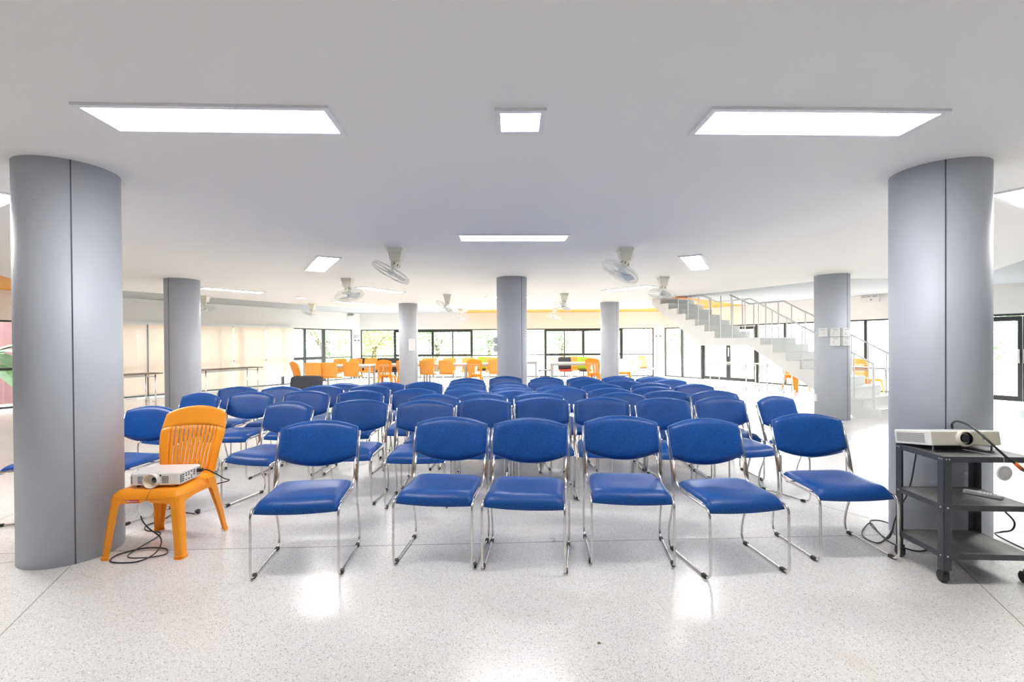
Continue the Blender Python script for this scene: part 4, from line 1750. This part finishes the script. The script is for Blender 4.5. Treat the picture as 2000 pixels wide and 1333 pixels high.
G_S = 'orange shell chairs at the far tables'
sh0 = make_shell('orange2', 'orange2', 'x', G_S)
first = [True]


def shell(px, pyd, deg, label, proto=None):
    global first
    Y = pyd
    d = ray(px, 690)
    x = d.x / d.y * Y
    if proto is None:
        if first[0]:
            first[0] = False
            sh0.location = (x, Y, 0)
            sh0.rotation_euler = (0, 0, math.radians(deg))
            sh0['label'] = label
            return sh0
        return dup(sh0, (x, Y, 0), math.radians(deg), label, G_S)
    proto.location = (x, Y, 0)
    proto.rotation_euler = (0, 0, math.radians(deg))
    return proto


shell(617, 12.65, 180, 'orange shell chair seen from behind, first right of the leftmost slatted chair')
shell(648, 12.75, 180, 'orange shell chair seen from behind, second right of the leftmost slatted chair')
shell(690.5, 13.35, 180, 'orange shell chair seen from behind, alone left of the far slatted chair')
shell(836, 13.95, 180, 'orange shell chair seen from behind, first right of the far left column')
shell(873, 13.95, 180, 'orange shell chair seen from behind, second right of the far left column')
shell(969, 14.0, 180, 'orange shell chair seen from behind, touching the central column')
shell(659, 15.2, 0, 'orange shell chair facing the camera behind the leftmost far table')
shell(690, 15.3, 0, 'orange shell chair facing the camera, half hidden by another orange back')
shell(720, 15.6, 0, 'orange shell chair facing the camera left of the far slatted chair')
shell(834, 15.5, 0, 'orange shell chair facing the camera behind the table right of the far left column')
shell(876, 15.5, 0, 'orange shell chair facing the camera under the third far window mullion')
shell(914, 15.6, 0, 'orange shell chair facing the camera left of the slatted chair near the central column')
shell(961, 15.5, 0, 'orange shell chair facing the camera beside the central column')
shell(1123, 16.1, 0, 'orange shell chair facing the camera between the black and green chairs')
bs = make_shell('black', 'black', 'black shell chair facing the camera behind the far slatted orange chair', 'black shell chairs at the far tables')
shell(743, 15.7, 0, '', bs)
for px, Y, lab in ((703, 16.0, 'black shell chair showing above the leftmost far table'), (766, 15.75, 'black shell chair left of the far left column')):
    d = ray(px, 690)
    dup(bs, (d.x / d.y * Y, Y, 0), 0, lab)
g0 = make_shell('green', 'black', 'green shell chair with black seat left of the far right column', None)
shell(1142, 15.45, 0, '', g0)
d = ray(944, 690)
dup(g0, (d.x / d.y * 16.2, 16.2, 0), 0, 'green shell chair mostly hidden by the slatted orange chair near the central column')
r0 = make_shell('black', 'red', 'black backed shell chair with red seat behind the right far table', None)
shell(1104, 15.45, 0, '', r0)
s1 = make_shell('orange2', 'black', 'orange shell chair seen from the side between two far tables', None)
shell(1064, 15.4, 90, '', s1)
s1.rotation_euler = (0, 0, math.radians(-90))
s2_ = make_shell('orange2', 'grey', 'orange shell chair with grey seat standing alone before the last far window', None)
shell(1266, 16.2, 65, '', s2_)
s2_.rotation_euler = (0, 0, math.radians(42))

G_M = 'orange slatted chairs at the back'


def mono_at(x, y, deg, label):
    r = mono.copy()
    C.objects.link(r)
    r.location = (x, y, 0)
    r.rotation_euler = (0, 0, math.radians(deg))
    r['label'] = label
    r['group'] = G_M
    for ch in list(mono.children):
        if ch.name.startswith('label_'):
            continue
        c = ch.copy()
        C.objects.link(c)
        c.parent = r
    return r


def mono_px(px, Y, deg, label):
    d = ray(px, 690)
    return mono_at(d.x / d.y * Y, Y, deg, label)


mono_px(594, 12.9, 142, 'orange slatted chair at the far left, turned sideways to the blinds')
mono_px(755, 14.0, 180, 'orange slatted chair seen from behind, just left of the far left column')
mono_px(791, 14.1, 186, 'orange slatted chair half hidden by the far left column')
mono_px(928, 13.95, 180, 'orange slatted chair seen from behind, left of the central column')
mono_px(1163, 14.15, 150, 'orange slatted chair just left of the far right column')
mono_px(1219, 14.9, -105, 'orange slatted chair seen side on, right of the far right column')
mono_at(7.72, 12.75, 20, 'orange slatted chair whose legs show under the staircase')
mono_at(8.95, 11.80, 3, 'orange slatted chair behind the brown topped table at right')
mono_at(8.66, 12.38, 20, 'orange slatted chair beside the mid right column edge, beyond the brown topped table')

# --- folding tables
dl = Vector((-6.88, 12.9)) - Vector((-7.54, 11.4))
c = (Vector((-6.88, 12.9)) + Vector((-7.54, 11.4))) / 2
nrm = Vector((-dl.y, dl.x)).normalized() * 0.25
make_folding('dark topped folding table in front of the cream blinds, right of the mid left column', (c.x + nrm.x, c.y + nrm.y, 0), math.atan2(dl.y, dl.x), L=1.7, group='dark topped folding tables by the blinds')
make_folding('dark topped folding table in front of the blinds, left of the mid left column', (-8.35, 9.75, 0), math.radians(62), L=1.7, group='dark topped folding tables by the blinds')
dr = Vector((6.58, 12.9)) - Vector((5.85, 14.2))
an = math.atan2(dr.y, dr.x)
nr_ = Vector((0.8660254, 0.5)) * 0.25
make_folding('white topped folding table under the stair landing, nearer the doors', (6.21 + nr_.x, 13.56 + nr_.y, 0), an, L=1.45, top='table', group='white topped folding tables by the doors')
make_folding('white topped folding table under the staircase, nearer the right column', (6.86 + nr_.x * 0.8, 12.42 + nr_.y * 0.8, 0), an, L=0.95, Wt=0.45, top='table', group='white topped folding tables by the doors')
make_folding('brown topped folding table seen through the stair railing with orange chairs', (8.05, 10.95, 0), math.radians(-60), L=1.6, Wt=0.5, top='brown')

# --- charcoal upholstered chair behind the blue rows
oc = thing('upholstered_chair', 'charcoal padded chair standing behind the blue rows at left', 'chair', (-3.50, 7.72, 0), math.radians(-3))
bm = B()


def ob(u, v, s):
    zz = 0.56 + 0.262 * (v + 1) / 2
    k = 1 - 0.14 * abs(v) ** 6 * 0.6
    x = u * 0.285 * (1 - 0.06 * abs(v) ** 8)
    th = 0.055 * max(0, 1 - abs(u) ** 6) ** 0.5 * max(0, 1 - abs(v) ** 6) ** 0.5
    return Vector((x, 0.23 + 0.05 * (v + 1) / 2 - 0.04 * u * u - s * th * 0.5, zz - 0.02 * abs(u) ** 6 * (v if v > 0 else 0)))


sheet(bm, ob, 20, 14)
obj('backrest', bm, M['charcoal'], oc, sm=True)
bm = B()
sheet(bm, lambda u, v, s: Vector((u * 0.26, -0.23 + 0.46 * (v + 1) / 2, 0.44 + 0.035 * s * max(0, 1 - abs(u) ** 6) ** 0.5 * max(0, 1 - abs(v) ** 6) ** 0.5)), 14, 14)
obj('seat', bm, M['charcoal'], oc, sm=True)
for sx in (-1, 1):
    for sy in (-1, 1):
        bm = B()
        pth = [(sx * 0.24, sy * 0.20, 0.42), (sx * 0.25, sy * 0.23, 0.0)]
        if sy > 0:
            pth = [(sx * 0.25, 0.26, 0.70), (sx * 0.25, 0.21, 0.44)] + pth[1:]
        tube(bm, pth, 0.011, 7)
        obj('leg', bm, M['dark'], oc)


# ================================================================ SMALL FITTINGS
def column_box(col, deg, z, wd, ht, dp, m, label, name, cat, group=None, knob=False, plate=None):
    """small box on the shaft; deg is measured from the side facing the camera, + towards the right"""
    x, y = COLS[col]
    base = math.atan2(-y, -x)
    a = base + math.radians(deg)
    t = thing(name, label, cat, (x, y, z), a, group)
    flat = CR * math.cos(min(0.6, wd / 2 / CR))
    bm = B()
    box(bm, CR - 0.006, CR + dp, -wd / 2, wd / 2, -ht / 2, ht / 2)
    obj('cover', bm, M[m], t, bevel=0.004)
    if knob:
        bm = B()
        cyl(bm, (0, 0), wd * 0.22, 0, 0.018, 20, r2=wd * 0.19, mtx=Matrix.Translation((CR + dp, 0, -0.01)) @ Matrix.Rotation(PI / 2, 4, 'Y'))
        obj('knob', bm, M[m], t)
        bm = B()
        box(bm, CR + dp, CR + dp + 0.002, -wd * 0.28, wd * 0.28, ht * 0.30, ht * 0.36)
        obj('scale_mark', bm, M['greyink'], t)
    return t


gg = 'white fan regulators on the right column'
for deg, zz, lab in ((-25, 1.50, 'white square fan regulator, leftmost on the right column'),
                     (9, 1.50, 'white square fan regulator, upper middle of the five on the right column'),
                     (42, 1.50, 'white square fan regulator, upper right of the five on the right column'),
                     (9, 1.345, 'white square fan regulator, lower left one of the bottom pair on the right column'),
                     (42, 1.345, 'white square fan regulator, lower right one on the right column')):
    column_box('mr', deg, zz, 0.135, 0.145, 0.045, 'white', lab, 'fan_regulator', 'switch', gg, knob=True)
column_box('mr', -62, 0.36, 0.08, 0.125, 0.02, 'white', 'small white socket plate low on the right column', 'socket_plate', 'socket')
for zz, lab in ((1.40, 'white fan regulator on the left side of the central column, upper one'), (1.26, 'white fan regulator on the left side of the central column, lower one')):
    column_box('c', -88, zz, 0.13, 0.115, 0.055, 'white', lab, 'fan_regulator', 'switch', 'white fan regulators on the central column', knob=True)
column_box('fl', 20, 1.33, 0.18, 0.33, 0.03, 'white', 'white panel of switches on the far left column', 'switch_panel', 'switch')
column_box('nl', 60, 0.17, 0.06, 0.10, 0.015, 'white', 'x', 'socket_plate', 'socket') if False else None


def wall_box(side, px, z, wd, ht, dp, m, label, name, cat, group=None):
    O, e, nn = WALLS[side]
    u = wu(side, px)
    p = O + e * u
    t = thing(name, label, cat, (p.x, p.y, z), math.atan2(e.y, e.x) if side != 'left' else math.atan2(-e.y, -e.x), group)
    return t


def fill_box(t, wd, ht, dp, m, name='cover'):
    bm = B()
    box(bm, -wd / 2, wd / 2, -dp, 0.0, -ht / 2, ht / 2)
    return obj(name, bm, M[m], t, bevel=0.004)


t = wall_box('left', 697, 1.66, 0, 0, 0, '', 'grey air conditioner controller on the wall strip in the left back corner', 'wall_controller', 'controller')
fill_box(t, 0.30, 0.13, 0.03, 'grey')
for px, lab in ((693.5, 'small dark wall socket under the grey controller, left one'), (700.5, 'small dark wall socket under the grey controller, right one')):
    t = wall_box('left', px, 1.51, 0, 0, 0, '', lab, 'wall_socket', 'socket', 'sockets in the left back corner')
    fill_box(t, 0.09, 0.06, 0.015, 'dark')
for px, lab in ((1282, 'small dark wall socket left one between last far window and glass wall'), (1290, 'small dark wall socket right one between last far window and glass wall')):
    t = wall_box('back', px, 1.60, 0, 0, 0, '', lab, 'wall_socket', 'socket', 'sockets in the right back corner')
    fill_box(t, 0.06, 0.04, 0.015, 'dark')
# twin emergency lamp in the left corner
t = wall_box('left', 684, 2.40, 0, 0, 0, '', 'white twin emergency lamp on the wall above the left back corner', 'emergency_lamp', 'emergency light')
fill_box(t, 0.26, 0.13, 0.07, 'white', 'battery_case')
for sx in (-1, 1):
    bm = B()
    lathe(bm, [(0, -0.02), (0.03, -0.02), (0.045, 0.03), (0.04, 0.035), (0, 0.03)], 16, Matrix.Translation((sx * 0.08, -0.06, 0.115)) @ Matrix.Rotation(PI / 2, 4, 'X'))
    obj('lamp_head', bm, M['grey'], t)
# emergency sign unit on the right wall
t = wall_box('right', 1701, 2.475, 0, 0, 0, '', 'white emergency light unit with grey marks high on the right wall', 'emergency_lamp', 'emergency light')
fill_box(t, 0.42, 0.19, 0.07, 'white', 'battery_case')
for sx in (-0.14, -0.03, 0.12):
    bm = B()
    box(bm, sx - 0.05, sx + 0.05, -0.074, -0.070, 0.045, 0.075)
    obj('grey_mark', bm, M['greyink'], t)
bm = B()
box(bm, 0.01, 0.06, -0.074, -0.070, -0.04, -0.015)
obj('indicator', bm, M['vent'], t)
# dark speck on the floor and a hair tie by the third chair
p = onz(1170, 1257, 0)
bm = B()
lathe(bm, [(0, 0.004), (0.006, 0.003), (0.009, 0.0), (0, 0.0)], 9, Matrix.Translation((p.x, p.y, 0)))
tag(obj('brown_crumb', bm, M['bark']), 'tiny brown crumb lying on the open floor in front', 'crumb')
p = onz(1079, 1056, 0)
bm = B()
tube(bm, catmull([p + Vector(v) for v in ((-0.02, 0.02, 0.003), (0.01, 0.025, 0.003), (0.02, 0.0, 0.003), (0.0, -0.02, 0.003), (0.015, -0.035, 0.003))], 5), 0.0012, 4)
tag(obj('loose_thread', bm, M['rust']), 'short reddish thread on the floor under the third front chair', 'thread')

# ================================================================ OUTSIDE
bm = B()
box(bm, -70, 70, -30, 90, -0.35, -0.22)
o = obj('ground', bm, M['ground'])
struct(o)


def make_tree(name, label, x, y, h, r, mleaf, seed, n=6500, group='trees outside the far windows'):
    rnd = random.Random(seed)
    t = thing(name, label, 'tree', (x, y, -0.22), 0, group)
    bm = B()
    tube(bm, [(0, 0, 0), (0.1, 0.05, h * 0.3), (-0.05, 0.1, h * 0.62)], [0.16, 0.12, 0.06], 8)
    for k in range(4):
        a = k * 1.7 + seed
        tube(bm, [(0.05, 0.05, h * 0.3), (0.5 * r * math.cos(a), 0.5 * r * math.sin(a), h * 0.65)], [0.06, 0.03], 6)
    obj('trunk', bm, M['bark'], t)
    bm = B()
    blobs = [(rnd.uniform(-r, r) * 0.6, rnd.uniform(-r, r) * 0.6, h * rnd.uniform(0.28, 0.85), r * rnd.uniform(0.35, 0.6)) for _ in range(12)]
    for i in range(n):
        bx, by, bz, br_ = blobs[rnd.randrange(len(blobs))]
        v = Vector((rnd.gauss(0, 1), rnd.gauss(0, 1), rnd.gauss(0, 1))).normalized() * br_ * rnd.uniform(0.75, 1.05)
        c = Vector((bx, by, bz)) + v
        if c.z < 0.35:
            continue
        u = Vector((rnd.gauss(0, 1), rnd.gauss(0, 1), rnd.gauss(0, 0.6))).normalized()
        w_ = u.cross(Vector((rnd.gauss(0, 1), rnd.gauss(0, 1), rnd.gauss(0, 1)))).normalized()
        L = rnd.uniform(0.06, 0.115)
        a = bm.verts.new(c - u * L)
        b2 = bm.verts.new(c + w_ * L * 0.45)
        c2 = bm.verts.new(c + u * L)
        d2 = bm.verts.new(c - w_ * L * 0.45)
        bm.faces.new((a, b2, c2, d2))
    obj('foliage', bm, mleaf, t)
    return t


tl = [(-7.6, 25.5, 3.8, 2.0, 'leafa', 'bright yellow green tree outside the first far window pane'),
      (-4.3, 26.5, 4.0, 2.2, 'leafb', 'green tree outside the window left of the far left column'),
      (-1.4, 27.5, 4.2, 2.2, 'leafb', 'green tree outside the middle of the left far window'),
      (3.6, 34, 3.6, 2.2, 'leafb', 'distant pale tree outside right of the central column'),
      (9.4, 29.0, 4.0, 2.2, 'leafb', 'green tree outside the last far window pane'),
      (-12.5, 22.0, 4.0, 2.0, 'leafb', 'pale green tree outside the clear left window panes'),
      (-9.9, 24.5, 4.0, 1.8, 'leafb', 'pale green tree outside the left back corner')]
for i, (x, y, h, r, ml, lab) in enumerate(tl):
    make_tree('garden_tree', lab, x, y, h, r, M[ml], 11 + i)
for i, (x, y, h, r, lab) in enumerate([(17.5, 17.5, 2.6, 2.0, 'low bushy tree outside the right glass wall beyond the stair railing'),
                                       (21.0, 14.0, 2.4, 1.8, 'low bushy tree outside the right glass wall near the right column')]):
    make_tree('garden_tree', lab, x, y, h, r, M['leafb'], 31 + i, n=4500, group='trees outside the right glass wall')
# pale house beyond the far windows on the right
hs = thing('garden_shed', 'pale building with bluish roof seen through the window beside the far right column', 'building', (6.2, 38.0, -0.22))
bm = B()
box(bm, -2.5, 2.5, -1.5, 1.5, 0, 1.7)
obj('wall', bm, M['housewall'], hs)
bm = B()
v = [bm.verts.new(q) for q in ((-2.8, -1.8, 1.65), (2.8, -1.8, 1.65), (2.8, 1.8, 1.65), (-2.8, 1.8, 1.65), (-2.8, 0, 2.4), (2.8, 0, 2.4))]
for f in ((0, 1, 5, 4), (2, 3, 4, 5), (0, 4, 3), (1, 2, 5), (0, 3, 2, 1)):
    bm.faces.new([v[i] for i in f])
obj('roof', bm, M['roofblue'], hs)
for k in range(4):
    bm = B()
    box(bm, -2.1 + 1.1 * k, -1.4 + 1.1 * k, -1.53, -1.49, 0.7, 1.3)
    obj('window', bm, M['roofblue'], hs)
# red corrugated fence and banana plant outside the left edge window
O, e, nn = WALLS['left']
bm = B()
f0 = O + e * 6.0 - nn * 3.8
N_ = 150
pr = None
for i in range(N_ + 1):
    p = f0 + e * (7.0 * i / N_) - nn * (0.02 if (i // 3) % 2 else 0.0)
    a_, b2 = bm.verts.new((p.x, p.y, -0.22)), bm.verts.new((p.x, p.y, 2.9))
    if pr:
        bm.faces.new((pr[0], a_, b2, pr[1]))
    pr = (a_, b2)
o = obj('corrugated_fence', bm, M['redwall'])
sol = o.modifiers.new('thick', 'SOLIDIFY')
sol.thickness = 0.02
tag(o, 'red corrugated metal fence outside the leftmost window', 'fence')
bt = thing('banana_plant', 'banana plant with long drooping leaves outside the leftmost window', 'plant', (O.x + e.x * 10.0 - nn.x * 1.5, O.y + e.y * 10.0 - nn.y * 1.5, -0.22))
bm = B()
tube(bm, [(0, 0, 0), (0.02, 0, 1.35)], [0.11, 0.07], 10)
obj('stem', bm, M['banana'], bt)
rb = random.Random(5)
for k in range(15):
    a = k * 2 * PI / 15 + 0.3
    L = rb.uniform(1.1, 1.6)
    rise = rb.uniform(-0.1, 0.75)
    bm = B()
    rows_ = []
    n1 = 14
    for i in range(n1 + 1):
        s = i / n1
        r_ = L * s
        z = 1.25 + rise * math.sin(s * 2.0) * 1.0 - 0.75 * s * s
        wd = 0.21 * math.sin(PI * min(1, s * 0.9 + 0.06)) ** 0.6
        c = Vector((r_ * math.cos(a), r_ * math.sin(a), z))
        sd = Vector((-math.sin(a), math.cos(a), 0))
        rows_.append([bm.verts.new(c + sd * wd - Vector((0, 0, 0.25 * wd))), bm.verts.new(c), bm.verts.new(c - sd * wd - Vector((0, 0, 0.25 * wd)))])
    for i in range(n1):
        for j in range(2):
            bm.faces.new((rows_[i][j], rows_[i][j + 1], rows_[i + 1][j + 1], rows_[i + 1][j]))
    obj('leaf', bm, M['banana'], bt)
